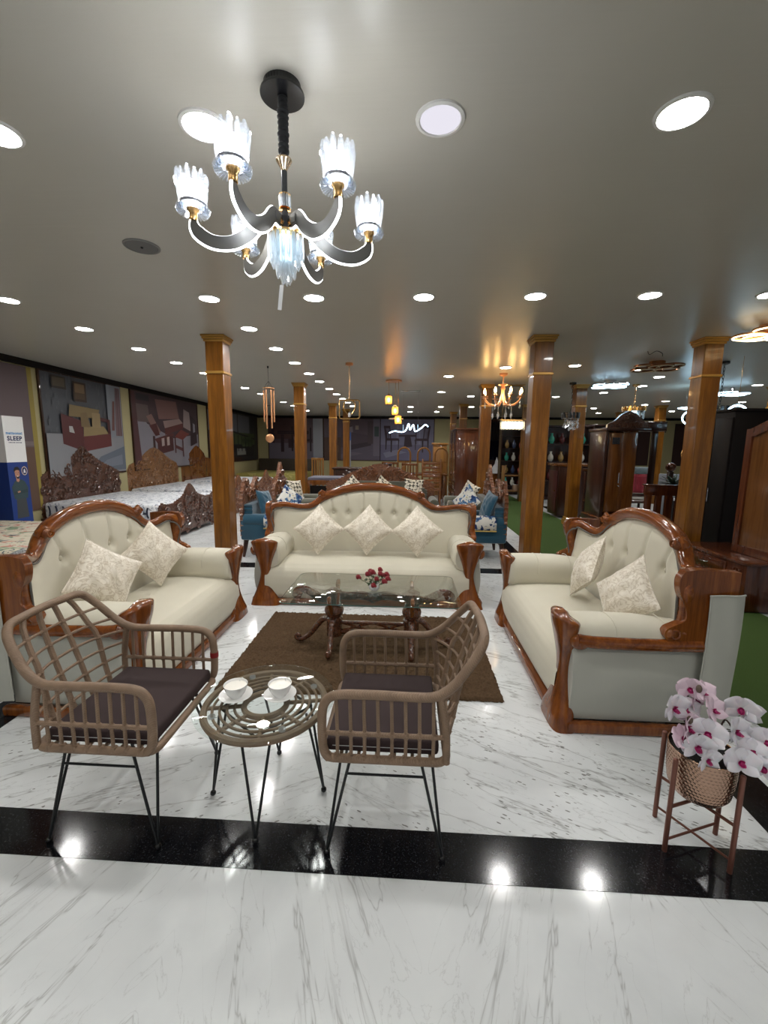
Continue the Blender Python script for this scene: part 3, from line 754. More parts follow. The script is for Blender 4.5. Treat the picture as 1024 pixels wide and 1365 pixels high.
for z, rr, nm in ((.05, .0045, 'lower_crossbar'), (.188, .006, 'upper_crossbar')):
    for a, b in ((0, 2), (1, 3)):
        mb = MB(); mb.tube([(FT[a][0] - OX, FT[a][1] - OY, z + .0 * a), (FT[b][0] - OX, FT[b][1] - OY, z)], rr, 8); obj(nm, mb, M['stand'], t)
t = thing('orchid_pot', 'hammered copper pot of white and magenta orchids', 'potted orchid', (OX, OY, .212))
PZ = .86
PR = [(0, .03), (.001, .05), (.012, .082), (.04, .100), (.08, .106), (.12, .109), (.18, .110), (.191, .111)]
def potf(u, v):
    # hammered wall: staggered rows of shallow round dents
    z = .191 * v; r = interp(PR, z); row = z / .0125; k = math.floor(row); a = u * 50 + .5 * (k % 2)
    dx = (a - math.floor(a) - .5) * 2; dy = (row - k - .5) * 2; q = dx * dx + dy * dy
    r -= .0016 * max(0, 1 - q) * (1 if .008 < z < .184 else 0)
    return (r * math.cos(TAU * u), r * math.sin(TAU * u), z)
mb = MB(); mb.surf(potf, 400, 100, cu=True); mb.lathe([(.111, .191), (.107, .191), (.104, .165), (.09, .06), (.001, .05)], 56, caps=False); mb.lathe([(.001, .0), (.03, 0)], 40, caps=False); obj('pot', mb, M['hammered'], t)
mb = MB(); mb.lathe([(.001, .17), (.105, .165)], 24, caps=False); obj('soil', mb, plain('dark_soil', srgb(18, 14, 14), .9), t)
def petalmat():
    k = NT('orchid_petal'); n = k.noise(k.coord(), 30, 3, .5)
    return k.done(**{'Base__Color': k.mix(n, srgb(236, 232, 236), srgb(205, 198, 206)), 'Roughness': .5, 'Subsurface__Weight': .1})
M['petal'] = petalmat(); M['petal_pink'] = plain('orchid_pink_petal', srgb(224, 200, 212), .5); M['magenta'] = plain('orchid_lip', srgb(158, 28, 92), .45); M['twig'] = plain('orchid_stem', srgb(60, 44, 38), .6)
def petal(mb, L, Wd, rot, cup=.25):
    def f(u, v):
        w = Wd * math.sin(PI * min(1, v ** .75 * .97 + .015)) ** .7 * (2 * u - 1); l = L * v
        return rot @ Vector((w, -cup * L * (v * v) * .8 + cup * abs(2 * u - 1) ** 2 * Wd * .6, l))
    mb.surf(f, 6, 8)
def orchid(parent, p, yaw, tilt, s, pink=False, seed=0):
    B = Matrix.Translation(p) @ Matrix.Rotation(yaw, 4, 'Z') @ Matrix.Rotation(tilt, 4, 'X')
    mb = MB(); mb.X = B; e = lambda a, lean: (Matrix.Rotation(a, 3, 'Y') @ Matrix.Rotation(lean, 3, 'X'))
    for a, L, Wd in ((0, .046, .019), (2.15, .046, .019), (-2.15, .046, .019), (1.2, .05, .034), (-1.2, .05, .034)):
        petal(mb, L * s, Wd * s, e(a, .15), .28)
    b = obj('orchid_bloom', mb, M['petal_pink' if pink else 'petal'], parent, 80, label='pale pink orchid bloom' if pink else 'white orchid bloom')
    mb = MB(); mb.X = B
    mb.sphere((0, -.007 * s, -.003 * s), .0055 * s, 8, (1, 1.2, 1))
    for a in (2.6, -2.6, 3.14): petal(mb, .019 * s, .0065 * s, e(a, .7), .5)
    for a in (.9, -.9): petal(mb, .012 * s, .005 * s, e(a, .6), .3)
    obj('orchid_lip', mb, M['magenta'], b, 80)
stems = [((-.03, .0), [(-.135, -.02, .36), (-.095, -.045, .30), (-.035, -.06, .29), (-.05, -.095, .215), (-.075, .01, .335), (-.115, -.055, .265), (-.075, -.075, .25)]),
         ((.0, .02), [(-.06, .02, .415), (-.01, .02, .40), (.005, -.02, .355), (-.03, .03, .37)]),
         ((.03, -.01), [(.065, -.055, .30), (.115, .0, .355), (.16, .01, .325), (.105, -.085, .245), (.175, -.06, .265), (.135, -.105, .20), (.205, -.04, .245), (.06, -.10, .215), (.185, -.095, .20), (.09, -.03, .28)])]
ki = 0; ro = random.Random(5)
for (sx, sy), fl in stems:
    top = fl[0]; mb = MB()
    mb.tube(spline([(sx, sy, .165), (sx * 1.6, sy + .01, .25), (lerp(sx, top[0], .6), lerp(sy, top[1], .6) + .02, .32), (top[0], top[1] + .015, top[2])], 5), .003, 6)
    for f in fl: mb.tube([(lerp(sx, f[0], .7), lerp(sy, f[1], .7) + .015, f[2] - .01), (f[0], f[1] + .004, f[2])], .002, 5)
    st = obj('orchid_stem', mb, M['twig'], t)
    for f in fl:
        orchid(st, f, ro.uniform(-.6, .6) - f[0] * 1.5, ro.uniform(-.75, .1), ro.uniform(1.0, 1.3), pink=(len(fl) == 4 or ki in (1, 5)), seed=ki); ki += 1
mb = MB()
for p in ((-.095, -.05, .335), (-.045, -.005, .43), (-.065, -.07, .28)): mb.sphere(p, .013, 10, (.8, .8, 1.2))
obj('orchid_buds', mb, plain('bud', srgb(92, 78, 66), .6), t)
mb = MB()
for a in range(7):
    q = a * .9; mb.X = Matrix.Translation((.0, 0, .165)) @ Matrix.Rotation(q, 4, 'Z'); petal(mb, .11, .022, Matrix.Rotation(-.55, 3, 'X'), -.4)
obj('orchid_leaves', mb, plain('orchid_leaf', srgb(26, 30, 20), .5), t)

# ------------------------------------------------------------------ chandelier
HX, HY, HZ = -.447, 1.63, 2.262
t = thing('crystal_chandelier', 'lit six-arm black and crystal chandelier above the rattan chairs', 'chandelier', (HX, HY, CEIL))
Zr = lambda z: z - CEIL
mb = MB(); mb.lathe([(.063, 0), (.063, -.022), (.062, -.024), (.074, -.026), (.075, -.029), (.074, -.034), (.001, -.036)], 36)
for i in range(9): mb.box((-.063 * math.cos(i * .16 - .65 + PI / 2), -.063 * math.sin(i * .16 - .65 + PI / 2), -.012), (.004, .004, .016))
obj('canopy', mb, M['black_glossy'], t)
mb = MB(); r6 = random.Random(2); pr = []
for i in range(41):
    z = lerp(-.034, Zr(2.485), i / 40); pr.append((.0135 + .0045 * abs(math.sin(i * .85)) + (.003 * r6.random() if i > 8 else 0), z))
mb.lathe(pr, 14); obj('cord_sleeve', mb, plain('black_cloth', srgb(14, 14, 15), .9), t)
mb = MB(); mb.lathe([(.01, Zr(2.488)), (.027, Zr(2.484)), (.028, Zr(2.479)), (.011, Zr(2.452)), (.009, Zr(2.445)), (.001, Zr(2.444))], 18); obj('cone', mb, metal('pale_gold', srgb(206, 180, 150), .2), t)
mb = MB(); mb.lathe([(.0105, Zr(2.446)), (.0105, Zr(2.28))], 14); obj('stem', mb, plain('grey_gunmetal', srgb(92, 94, 98), .2, Metallic=.9), t)
mb = MB()
for zz in (2.372, 2.328, 2.322): mb.lathe([(.012, Zr(zz) - .003), (.021, Zr(zz)), (.012, Zr(zz) + .003)], 16)
obj('collar', mb, M['gold'], t)
mb = MB()
for i in range(8):
    a = TAU * i / 8; mb.box((.017 * math.cos(a), .017 * math.sin(a), Zr(2.349)), (.009, .009, .042), Matrix.Rotation(a, 3, 'Z'), r=.002, seg=1)
obj('crystal_collar', mb, M['crystal'], t)
mb = MB(); mb.lathe([(.012, Zr(2.292)), (.037, Zr(2.29)), (.038, Zr(2.24)), (.030, Zr(2.236)), (.001, Zr(2.235))], 24); obj('hub', mb, M['black_glossy'], t)
mb = MB(); mb.lathe([(.039, Zr(2.243)), (.062, Zr(2.242)), (.062, Zr(2.236)), (.039, Zr(2.235))], 32); obj('hub_ring', mb, M['gold'], t)
mb = MB(); mb.lathe([(.001, Zr(2.235)), (.022, Zr(2.233)), (.022, Zr(2.16)), (.001, Zr(2.158))], 16); obj('core_lamp', mb, M['cool_soft'], t)
for rr, n, z1, L in ((.058, 20, 2.236, .085), (.046, 15, 2.234, .105), (.03, 10, 2.232, .135), (.012, 5, 2.23, .155)):
    for i in range(n):
        a = TAU * i / n + rr * 40; x, y = rr * math.cos(a), rr * math.sin(a); mb = MB()
        mb.loft([[(x + q * math.cos(a + TAU * j / 6), y + q * math.sin(a + TAU * j / 6), Zr(z)) for j in range(6)] for z, q in ((z1, .003), (z1 - .006, .006), (z1 - L + .012, .0072), (z1 - L, .002))])
        obj('crystal_drop', mb, M['crystal'], t, 20)
mb = MB(); mb.box((-.02, -.01, Zr(2.03)), (.014, .001, .085), Matrix.Rotation(.12, 3, 'Y')); mb.tube([(-.012, -.01, Zr(2.10)), (-.015, -.01, Zr(2.072))], .0008, 4); obj('price_tag', mb, M['white_matte'], t, label='narrow white hanging tag')
for k in range(6):
    a = D2R(-103 + 60 * k); X = Matrix.Rotation(a, 4, 'Z')
    arm = [(.034, 2.268), (.075, 2.272), (.095, 2.262), (.13, 2.225), (.18, 2.196), (.235, 2.19), (.275, 2.204), (.297, 2.226), (.303, 2.25)]
    P = spline([(r, 0, Zr(z)) for r, z in arm], 5); n = len(P)
    mb = MB(); mb.X = X
    hw_ = [lerp(.023, .020, i / n) * (1 if i < n - 8 else lerp(1, .35, (i - n + 8) / 8)) for i in range(n)]
    rings = []
    for i, p in enumerate(P):
        tn = (P[min(i + 1, n - 1)] - P[max(0, i - 1)]).normalized(); nn = Vector((-tn.z, 0, tn.x)); h = hw_[i]
        rings.append([p + nn * h + Vector((0, -.006, 0)), p + nn * h + Vector((0, .006, 0)), p - nn * h + Vector((0, .006, 0)), p - nn * h + Vector((0, -.006, 0))])
    mb.loft(rings); mb.box((.062, 0, Zr(2.272)), (.03, .02, .026))
    ar = obj('arm', mb, plain('arm_gunmetal', srgb(104, 102, 98), .3, Metallic=.6) if k == 0 else bpy.data.materials['arm_gunmetal'], t)
    mb = MB(); mb.X = X
    mb.tube([r_[0].lerp(r_[1], .5) for r_ in rings], .0028, 6); mb.tube([r_[2].lerp(r_[3], .5) for r_ in rings], .0052, 6); obj('arm_led', mb, M['led'], ar)
    mb = MB(); mb.X = X; mb.tube([(.034, 0, Zr(2.268)), (.05, 0, Zr(2.268))], .014, 12); obj('arm_joint', mb, M['gold'], ar)
    S = X @ Matrix.Translation((.303, 0, Zr(2.262)))
    mb = MB(); mb.X = S; mb.lathe([(.001, -.012), (.0135, -.012), (.0135, .012), (.02, .02), (.02, .026), (.001, .027)], 18); cp = obj('gold_cap', mb, M['gold'], t)
    mb = MB(); mb.X = S
    for i in range(26):
        b = TAU * i / 26; mb.box((.041 * math.cos(b), .041 * math.sin(b), .022), (.026, .0054, .018), Matrix.Rotation(b, 3, 'Z') @ Matrix.Rotation(.35, 3, 'Y'), r=.0012, seg=1)
    mb.lathe([(.02, .03), (.046, .032), (.046, .036), (.02, .036)], 24)
    fr = obj('crystal_fringe', mb, M['crystal_shade'], cp)
    mb = MB(); mb.X = S; mb.lathe([(.041, .034), (.043, .037), (.043, .042), (.041, .044)], 28, caps=False); obj('shade_band', mb, plain('band_grey', srgb(120, 120, 124), .3, Metallic=.8) if k == 0 else bpy.data.materials['band_grey'], cp)
    mb = MB(); mb.X = S
    for i in range(13):
        b = TAU * i / 13; h = .09 + .006 * (i % 2)
        mb.loft([[(rr * math.cos(b) + q * math.cos(b + TAU * j / 6), rr * math.sin(b) + q * math.sin(b + TAU * j / 6), z) for j in range(6)] for z, rr, q in ((.04, .036, .0072), (.05, .037, .0090), (.04 + h - .014, .046, .0100), (.04 + h, .0465, .004))])
    obj('crystal_shade', mb, M['crystal_shade'], cp, 20)
    mb = MB(); mb.X = S; mb.lathe([(.008, .03), (.018, .05), (.021, .08), (.016, .108), (.001, .118)], 14); obj('bulb', mb, M['bulb'], cp)
# ------------------------------------------------------------------ printed posters
_pr = {}
def ink(*c):
    if c not in _pr: _pr[c] = plain('print_%d_%d_%d' % c, srgb(*[v * .82 for v in c]), .5)
    return _pr[c]
def poster(name, label, origin, U, w, h, shapes, bg, frame=.03, group='printed posters around the walls', cat='poster'):
    """flat printed board: U is the unit direction along its width, z is up; shapes are ((r,g,b), [(u,v)...]) in 0..1"""
    U = Vector(U).normalized(); Nn = Vector((U.y, -U.x, 0))
    t = thing(name, label, cat, origin, 0, group)
    pt = lambda u, v, d: U * (u * w) + Vector((0, 0, v * h)) + Nn * d
    mats = [ink(*bg)]; mb = MB()
    R8 = [(0, 0), (1, 0), (1, 1), (0, 1)]
    mb.add([pt(u, v, 0) for u, v in R8] + [pt(u, v, .018) for u, v in R8], [(0, 1, 2, 3), (4, 5, 6, 7), (0, 1, 5, 4), (1, 2, 6, 5), (2, 3, 7, 6), (3, 0, 4, 7)])
    d = .0185
    for c, poly in shapes:
        if ink(*c) not in mats: mats.append(ink(*c))
        mb.cur = mats.index(ink(*c)); d += .0004
        if len(poly) == 2: (a, b), (c2, e) = poly; poly = [(a, b), (c2, b), (c2, e), (a, e)]
        mb.add([pt(u, v, d) for u, v in poly], [tuple(range(len(poly)))])
    obj('print', mb, mats, t, flat=True)
    if frame:
        mb = MB()
        for a, b in (((-frame / w, 0), (1 + frame / w, -frame / h)), ((-frame / w, 1), (1 + frame / w, 1 + frame / h)), ((-frame / w, 0), (0, 1)), ((1, 0), (1 + frame / w, 1))):
            mb.add([pt(u, v, q) for q in (0, .03) for u, v in (a, (b[0], a[1]), b, (a[0], b[1]))], [(0, 1, 2, 3), (4, 5, 6, 7), (0, 1, 5, 4), (1, 2, 6, 5), (2, 3, 7, 6), (3, 0, 4, 7)])
        obj('frame', mb, M['dark_wood'], t)
    return t
UL = (XL1 - XL0, 12.8, 0)
def wl(y, z=.98): return (xl(y) + .004, y, z)
H = 1.62
s1 = [((88, 92, 100), [(0, .36), (.78, 1)])]
rs = random.Random(4)
for _ in range(60):
    u, v = rs.uniform(.01, .74), rs.uniform(.4, .97); s1.append(((100, 105, 112), [(u, v), (u + .012, v + rs.uniform(.02, .07))]))
s1 += [((158, 160, 166), [(0, 0), (1, .42)]), ((150, 156, 166), [(.78, .4), (1, 1)]), ((60, 50, 40), [(.10, .86), (.26, .98)]), ((96, 84, 66), [(.115, .88), (.245, .965)]), ((70, 50, 36), [(.34, .76), (.50, .96)]), ((140, 112, 78), [(.36, .785), (.48, .94)]), ((96, 74, 50), [(.36, .785), (.48, .85)]),
       ((92, 30, 32), [(.17, .32), (.42, .24), (.42, .56), (.17, .62)]), ((108, 40, 38), [(.42, .24), (.80, .30), (.80, .44), (.42, .40)]), ((150, 128, 84), [(.26, .60), (.62, .60), (.66, .70), (.28, .72)]), ((164, 142, 96), [(.42, .40), (.77, .44), (.70, .52), (.43, .50)]), ((140, 116, 76), [(.40, .50), (.52, .50), (.48, .66), (.40, .64)]), ((172, 148, 104), [(.54, .50), (.66, .50), (.66, .66), (.55, .66)]),
       ((80, 24, 26), [(.66, .58), (.80, .56), (.80, .60), (.66, .62)]), ((80, 24, 26), [(.76, .44), (.80, .44), (.80, .58), (.76, .58)]), ((215, 216, 214), [(.25, .44), (.31, .43), (.29, .50), (.25, .50)]), ((120, 74, 66), [(.82, .48), (.86, .48), (.89, .82), (.86, .82)]), ((128, 100, 104), [(.88, .42), (.98, .42), (.98, .98), (.91, .98)]), ((104, 78, 84), [(.915, .42), (.93, .42), (.945, .98), (.93, .98)]), ((104, 78, 84), [(.955, .42), (.967, .42), (.972, .98), (.96, .98)]),
       ((112, 122, 138), [(.45, .02), (1, .02), (1, .30), (.62, .18)]), ((136, 144, 158), [(.58, .05), (.95, .08), (.95, .2), (.7, .14)])]
poster('wall_poster', 'framed poster of a red wooden sofa against a grey wall', wl(6.42), UL, 1.92, H, s1, (88, 92, 100))
s2 = [((74, 50, 56), [(0, .3), (1, 1)]), ((150, 146, 156), [(0, 0), (1, 0), (1, .5), (.55, .42), (.18, .6), (.05, .78)]), ((88, 46, 50), [(0, 0), (.09, 0), (.04, 1), (0, 1)]), ((46, 40, 46), [(.06, .90), (.22, .98)]), ((112, 92, 90), [(.06, .62), (.22, .62), (.2, .85), (.05, .85)]), ((84, 44, 46), [(.03, .64), (.06, .64), (.05, .9), (.02, .9)]),
      ((140, 98, 92), [(.34, .68), (.66, .72), (.62, .97), (.30, .95)]), ((168, 140, 134), [(.42, .56), (.72, .66), (.66, .72), (.40, .66)]), ((104, 40, 36), [(.42, .46), (.72, .58), (.72, .66), (.42, .56)]), ((150, 112, 104), [(.17, .70), (.24, .74), (.36, .50), (.28, .46)]), ((92, 34, 32), [(.20, .58), (.28, .44), (.34, .46), (.30, .62)]), ((98, 40, 38), [(.26, .40), (.54, .50), (.56, .46), (.30, .34)]), ((60, 22, 26), [(.30, .10), (.34, .10), (.34, .36), (.30, .36)]), ((60, 22, 26), [(.24, .12), (.27, .12), (.27, .44), (.24, .44)]),
      ((84, 34, 36), [(.30, .18), (.54, .24), (.54, .46), (.30, .36)]), ((196, 176, 170), [(.36, .30), (.40, .31), (.40, .42), (.36, .41)]), ((196, 176, 170), [(.44, .31), (.48, .32), (.48, .44), (.44, .43)]), ((132, 58, 48), [(.56, .44), (.70, .40), (.82, .50), (.68, .56)]), ((84, 34, 36), [(.56, .20), (.58, .20), (.58, .44), (.56, .44)]), ((84, 34, 36), [(.69, .14), (.71, .14), (.71, .40), (.69, .40)]), ((96, 42, 42), [(.56, .28), (.70, .22), (.70, .27), (.56, .33)]),
      ((170, 150, 148), [(.72, .60), (.86, .54), (.84, .84), (.74, .88)]), ((48, 26, 34), [(.84, .30), (.97, .36), (.97, .72), (.86, .80)]), ((150, 146, 156), [(.90, .52), (.94, .54), (.94, .66), (.9, .68)])]
poster('wall_poster', 'framed poster of a maroon room with wooden sofa set and red table', wl(8.72), UL, 3.0, H, s2, (74, 50, 56))
s0 = [((118, 100, 104), [(0, .45), (1, 1)]), ((112, 82, 64), [(0, 0), (1, .45)]), ((140, 124, 124), [(0, .46), (1, .49)]), ((178, 158, 66), [(.965, 0), (1, 1)]), ((60, 34, 32), [(.3, .42), (.72, .74)])]
poster('wall_poster', 'plain mauve and brown poster with yellow edge behind the mattress carton', wl(3.9, .5), UL, 2.38, 2.1, s0, (112, 96, 98), 0)
s3 = [((52, 50, 54), [(0, 0), (1, 1)]), ((140, 146, 152), [(.0, .6), (.30, .96)]), ((116, 118, 126), [(.36, .55), (.80, .98)]), ((40, 38, 42), [(.52, .5), (.54, 1)]), ((82, 96, 58), [(.34, .35), (.92, .6)]), ((28, 22, 24), [(.3, .62), (.92, .46), (.92, .5), (.3, .66)]), ((30, 20, 22), [(0, 0), (.34, .28)]), ((64, 40, 30), [(0, 0), (.6, .12)]), ((34, 30, 32), [(.4, .08), (.9, .34)]), ((120, 70, 54), [(.16, .38), (.26, .56)]), ((86, 104, 62), [(.62, .3), (.84, .52)]), ((150, 150, 146), [(.5, .12), (.7, .26)]), ((28, 24, 30), [(.08, .3), (.15, .8)])]
for q in range(7): s3.append(((30, 24, 26), [(.36 + q * .08, .2), (.375 + q * .08, .58 - q * .018)]))
for q in range(9): s3.append(((58, 72, 44), [(.6 + .03 * q, .3 + .02 * (q % 3)), (.64 + .03 * q, .44), (.61 + .03 * q, .52)]))
poster('wall_poster', 'dark poster of a staircase with railings and plants at the far corner', wl(12.4), UL, 4.6, H, s3, (52, 50, 54))
UB = (1, 0, 0)
b1 = [((104, 84, 92), [(0, .45), (1, 1)]), ((92, 58, 60), [(0, .5), (.62, 1)]), ((132, 122, 138), [(0, 0), (1, .40)]), ((186, 188, 198), [(.82, .05), (1, 1)]), ((54, 28, 40), [(.16, .62), (.74, .7)]), ((58, 30, 42), [(.22, .18), (.28, .62)]), ((58, 30, 42), [(.60, .12), (.68, .62)]), ((70, 40, 52), [(.36, .28), (.46, .5)]), ((150, 132, 140), [(.46, .48), (.62, .52), (.60, .6), (.46, .56)]), ((48, 24, 36), [(.42, .2), (.45, .8)]), ((48, 24, 36), [(.76, .2), (.79, .78)]), ((52, 28, 40), [(.70, .44), (.8, .5)]), ((62, 34, 46), [(.05, .4), (.10, .86)])]
for q in range(8): b1.append(((106, 70, 70), [(.02, .55 + q * .055), (.6, .557 + q * .055)]))
poster('wall_poster', 'purple dining room poster at the left end of the far wall', (-5.6, YB - .004, .98), UB, 2.2, H, b1, (104, 84, 92))
b2 = [((104, 86, 98), [(0, .4), (1, 1)]), ((96, 66, 56), [(0, 0), (.3, .55)]), ((126, 92, 70), [(.08, .18), (.26, .36)]), ((110, 100, 118), [(.3, 0), (1, .4)]), ((74, 56, 68), [(.34, .62), (.50, .84)]), ((92, 74, 88), [(.30, .30), (.72, .40), (.86, .50), (.84, .60), (.46, .68), (.3, .6)]), ((70, 54, 68), [(.40, .22), (.84, .36), (.86, .46), (.44, .36)]), ((150, 136, 148), [(.44, .66), (.52, .68), (.51, .82), (.45, .8)]), ((88, 70, 80), [(.78, .4), (.9, .95)]), ((132, 122, 140), [(.88, .1), (1, 1)]), ((66, 84, 84), [(.9, .58), (.98, .82)]), ((128, 116, 134), [(.3, .04), (.7, .16), (.5, .2), (.3, .14)]), ((176, 156, 144), [(.56, .74), (.62, .84)])]
poster('wall_poster', 'purple bedroom poster in the middle of the far wall', (-3.34, YB - .004, .98), UB, 2.24, H, b2, (104, 86, 98))
b3 = [((140, 138, 168), [(0, .35), (1, 1)]), ((120, 116, 148), [(0, 0), (1, .38)]), ((158, 156, 186), [(.30, .4), (.34, 1)]), ((158, 156, 186), [(.72, .4), (.75, 1)]), ((56, 30, 50), [(.34, .58), (.66, .63)]), ((54, 28, 48), [(.44, .32), (.60, .34), (.56, .62), (.46, .62)]), ((150, 150, 176), [(.1, .06), (.5, .2), (.3, .26), (.05, .18)])]
for x0, sg in ((.06, 1), (.94, -1)):
    e = lambda a: x0 + sg * a
    b3 += [((56, 28, 46), [(e(0), .84), (e(.03), .84), (e(.07), .52), (e(.03), .52)]), ((56, 28, 46), [(e(.10), .82), (e(.12), .82), (e(.14), .52), (e(.12), .52)]), ((56, 28, 46), [(e(.0), .78), (e(.12), .78), (e(.12), .84), (e(0), .84)]), ((62, 32, 50), [(e(.03), .48), (e(.30), .48), (e(.28), .54), (e(.03), .54)]), ((48, 24, 40), [(e(.03), .26), (e(.05), .26), (e(.06), .5), (e(.03), .5)]), ((48, 24, 40), [(e(.13), .2), (e(.155), .2), (e(.16), .5), (e(.13), .5)]), ((48, 24, 40), [(e(.27), .26), (e(.285), .26), (e(.29), .5), (e(.27), .5)])]
    for q in range(4): b3.append(((70, 40, 60), [(e(.035 + q * .02), .54), (e(.045 + q * .02), .54), (e(.035 + q * .02), .8), (e(.028 + q * .02), .8)]))
b3 += [((72, 40, 62), [(.62, .84), (.76, .87)]), ((60, 34, 54), [(.66, .4), (.68, .84)])]
poster('wall_poster', 'lilac poster of dark dining chairs on the far wall beside the glowing wave lamp', (-1.07, YB - .004, .98), UB, 2.1, H, b3, (140, 138, 168))
for i, (x, w, c) in enumerate(((8.9, .45, (56, 26, 22)), (10.25, .62, (52, 24, 22)), (11.2, .35, (120, 100, 112)))):
    poster('wall_panel', ('narrow dark red panel on the far right wall, by the black vent', 'wide dark red panel on the far right wall', 'mauve panel at the far right end of the back wall')[i], (x, YB - .004, .9), UB, w, 1.6, [((c[0] + 10, c[1] + 8, c[2] + 8), [(.06, .04), (.94, .96)])], c, 0, 'panels on the far right wall', 'panel')
t = thing('wall_vent', 'small black square vent high on the far right wall', 'vent', (9.75, YB - .01, 2.35))
mb = MB(); mb.box((0, 0, 0), (.36, .03, .36), r=.01); obj('frame', mb, M['black_metal'], t)
mb = MB()
for q in range(6): mb.box((0, -.018, -.13 + q * .052), (.3, .012, .02))
obj('louvre', mb, M['black_glossy'], t)

# ------------------------------------------------------------------ mattress carton
t = thing('mattress_carton', 'tall white and blue mattress carton lettered SLEEP against the left wall', 'carton', (-5.36, 5.475, 0))
mb = MB(); mb.box((0, 0, 1.25 + .30), (.32, .30, .60)); obj('white_upper', mb, M['white_matte'], t)
navy = plain('carton_blue', srgb(22, 54, 124), .45); navy2 = plain('carton_navy', srgb(14, 30, 84), .45)
mb = MB(); mb.box((0, 0, .625), (.32, .30, 1.25)); obj('blue_lower', mb, navy, t)
Xf = Matrix.Translation((.1606, 0, 0)) @ Matrix(((0, 0, 1, 0), (1, 0, 0, 0), (0, 1, 0, 0), (0, 0, 0, 1)))
for s, sz, z, m in (('mattsomni', .05, 1.615, plain('sky_ink', srgb(40, 130, 190), .5)), ('SLEEP', .080, 1.535, navy2)):
    mb = MB(); text_mb(mb, s, sz, Xf @ Matrix.Translation((0, z, 0)), .0005, sz * .035); obj('lettering', mb, m, t)
mb = MB()
for q in range(12): mb.box((.1606, -.088 + q * .0165, 1.508), (.001, .011 if q % 3 else .006, .012))
obj('small_print', mb, navy2, t)
mb = MB(); o8 = lambda y, z, ry, rz_, d, n=20: mb.add([(.1603 + d, y + ry * math.cos(TAU * i / n), z + rz_ * math.sin(TAU * i / n)) for i in range(n)], [tuple(range(n))])
o8(.09, 1.13, .045, .06, .001); obj('round_emblem', mb, plain('emblem_ring', srgb(216, 196, 176), .5), t)
mb = MB(); o8(.09, 1.13, .036, .049, .0015); obj('emblem_field', mb, navy2, t)
mb = MB(); mb.add([(.1624, .09 + a, 1.13 + b) for a, b in ((-.016, -.02), (-.012, .012), (0, .03), (.012, .012), (.016, -.02), (.024, -.026), (-.024, -.026))], [tuple(range(7))]); obj('emblem_bell', mb, M['white_matte'], t)
skin = plain('print_skin', srgb(176, 128, 104), .5); hair = plain('print_hair', srgb(22, 18, 18), .5); shirt = plain('print_shirt', srgb(44, 66, 72), .5); trou = plain('print_trouser', srgb(58, 62, 66), .5)
def flat(name, pts, m, d):
    mb = MB(); mb.add([(.1603 + d, y, z) for y, z in pts], [tuple(range(len(pts)))]); obj(name, mb, m, t)
flat('printed_trousers', [(-.09, .50), (-.07, .80), (.07, .80), (.09, .50)], trou, .001)
flat('printed_shirt', [(-.10, .76), (-.125, .92), (-.07, 1.00), (-.03, 1.02), (.03, 1.02), (.075, .99), (.12, .90), (.10, .76)], shirt, .0015)
flat('printed_neck', [(-.045, 1.0), (-.045, 1.05), (.0, 1.05), (.0, 1.0), (-.02, .985)], skin, .0018)
flat('printed_face', [(-.06, 1.12), (-.055, 1.06), (-.03, 1.03), (-.01, 1.035), (.012, 1.07), (.012, 1.13), (-.02, 1.16), (-.05, 1.15)], skin, .002)
flat('printed_hair', [(-.065, 1.11), (-.072, 1.15), (-.05, 1.185), (-.01, 1.19), (.018, 1.165), (.016, 1.12), (.004, 1.145), (-.04, 1.145), (-.058, 1.13)], hair, .0024)
flat('printed_beard', [(-.056, 1.075), (-.03, 1.028), (-.01, 1.03), (.012, 1.07), (-.005, 1.056), (-.03, 1.055)], hair, .0025)
for y_ in (-.042, -.008): flat('printed_eye', [(y_ - .007, 1.112), (y_, 1.106), (y_ + .007, 1.112), (y_, 1.116)], hair, .0026)
flat('printed_nose', [(-.03, 1.082), (-.018, 1.08), (-.022, 1.104)], plain('print_skin_shade', srgb(140, 96, 76), .5), .0026)
flat('printed_mouth', [(-.036, 1.066), (-.012, 1.067), (-.016, 1.06), (-.03, 1.059)], M['white_matte'], .0028)
flat('printed_arms', [(-.10, .86), (.10, .88), (.11, .84), (-.09, .82)], plain('print_sleeve', srgb(34, 54, 60), .5), .002)
flat('printed_hand', [(-.05, .86), (-.01, .87), (0, .85), (-.04, .84)], skin, .0024)

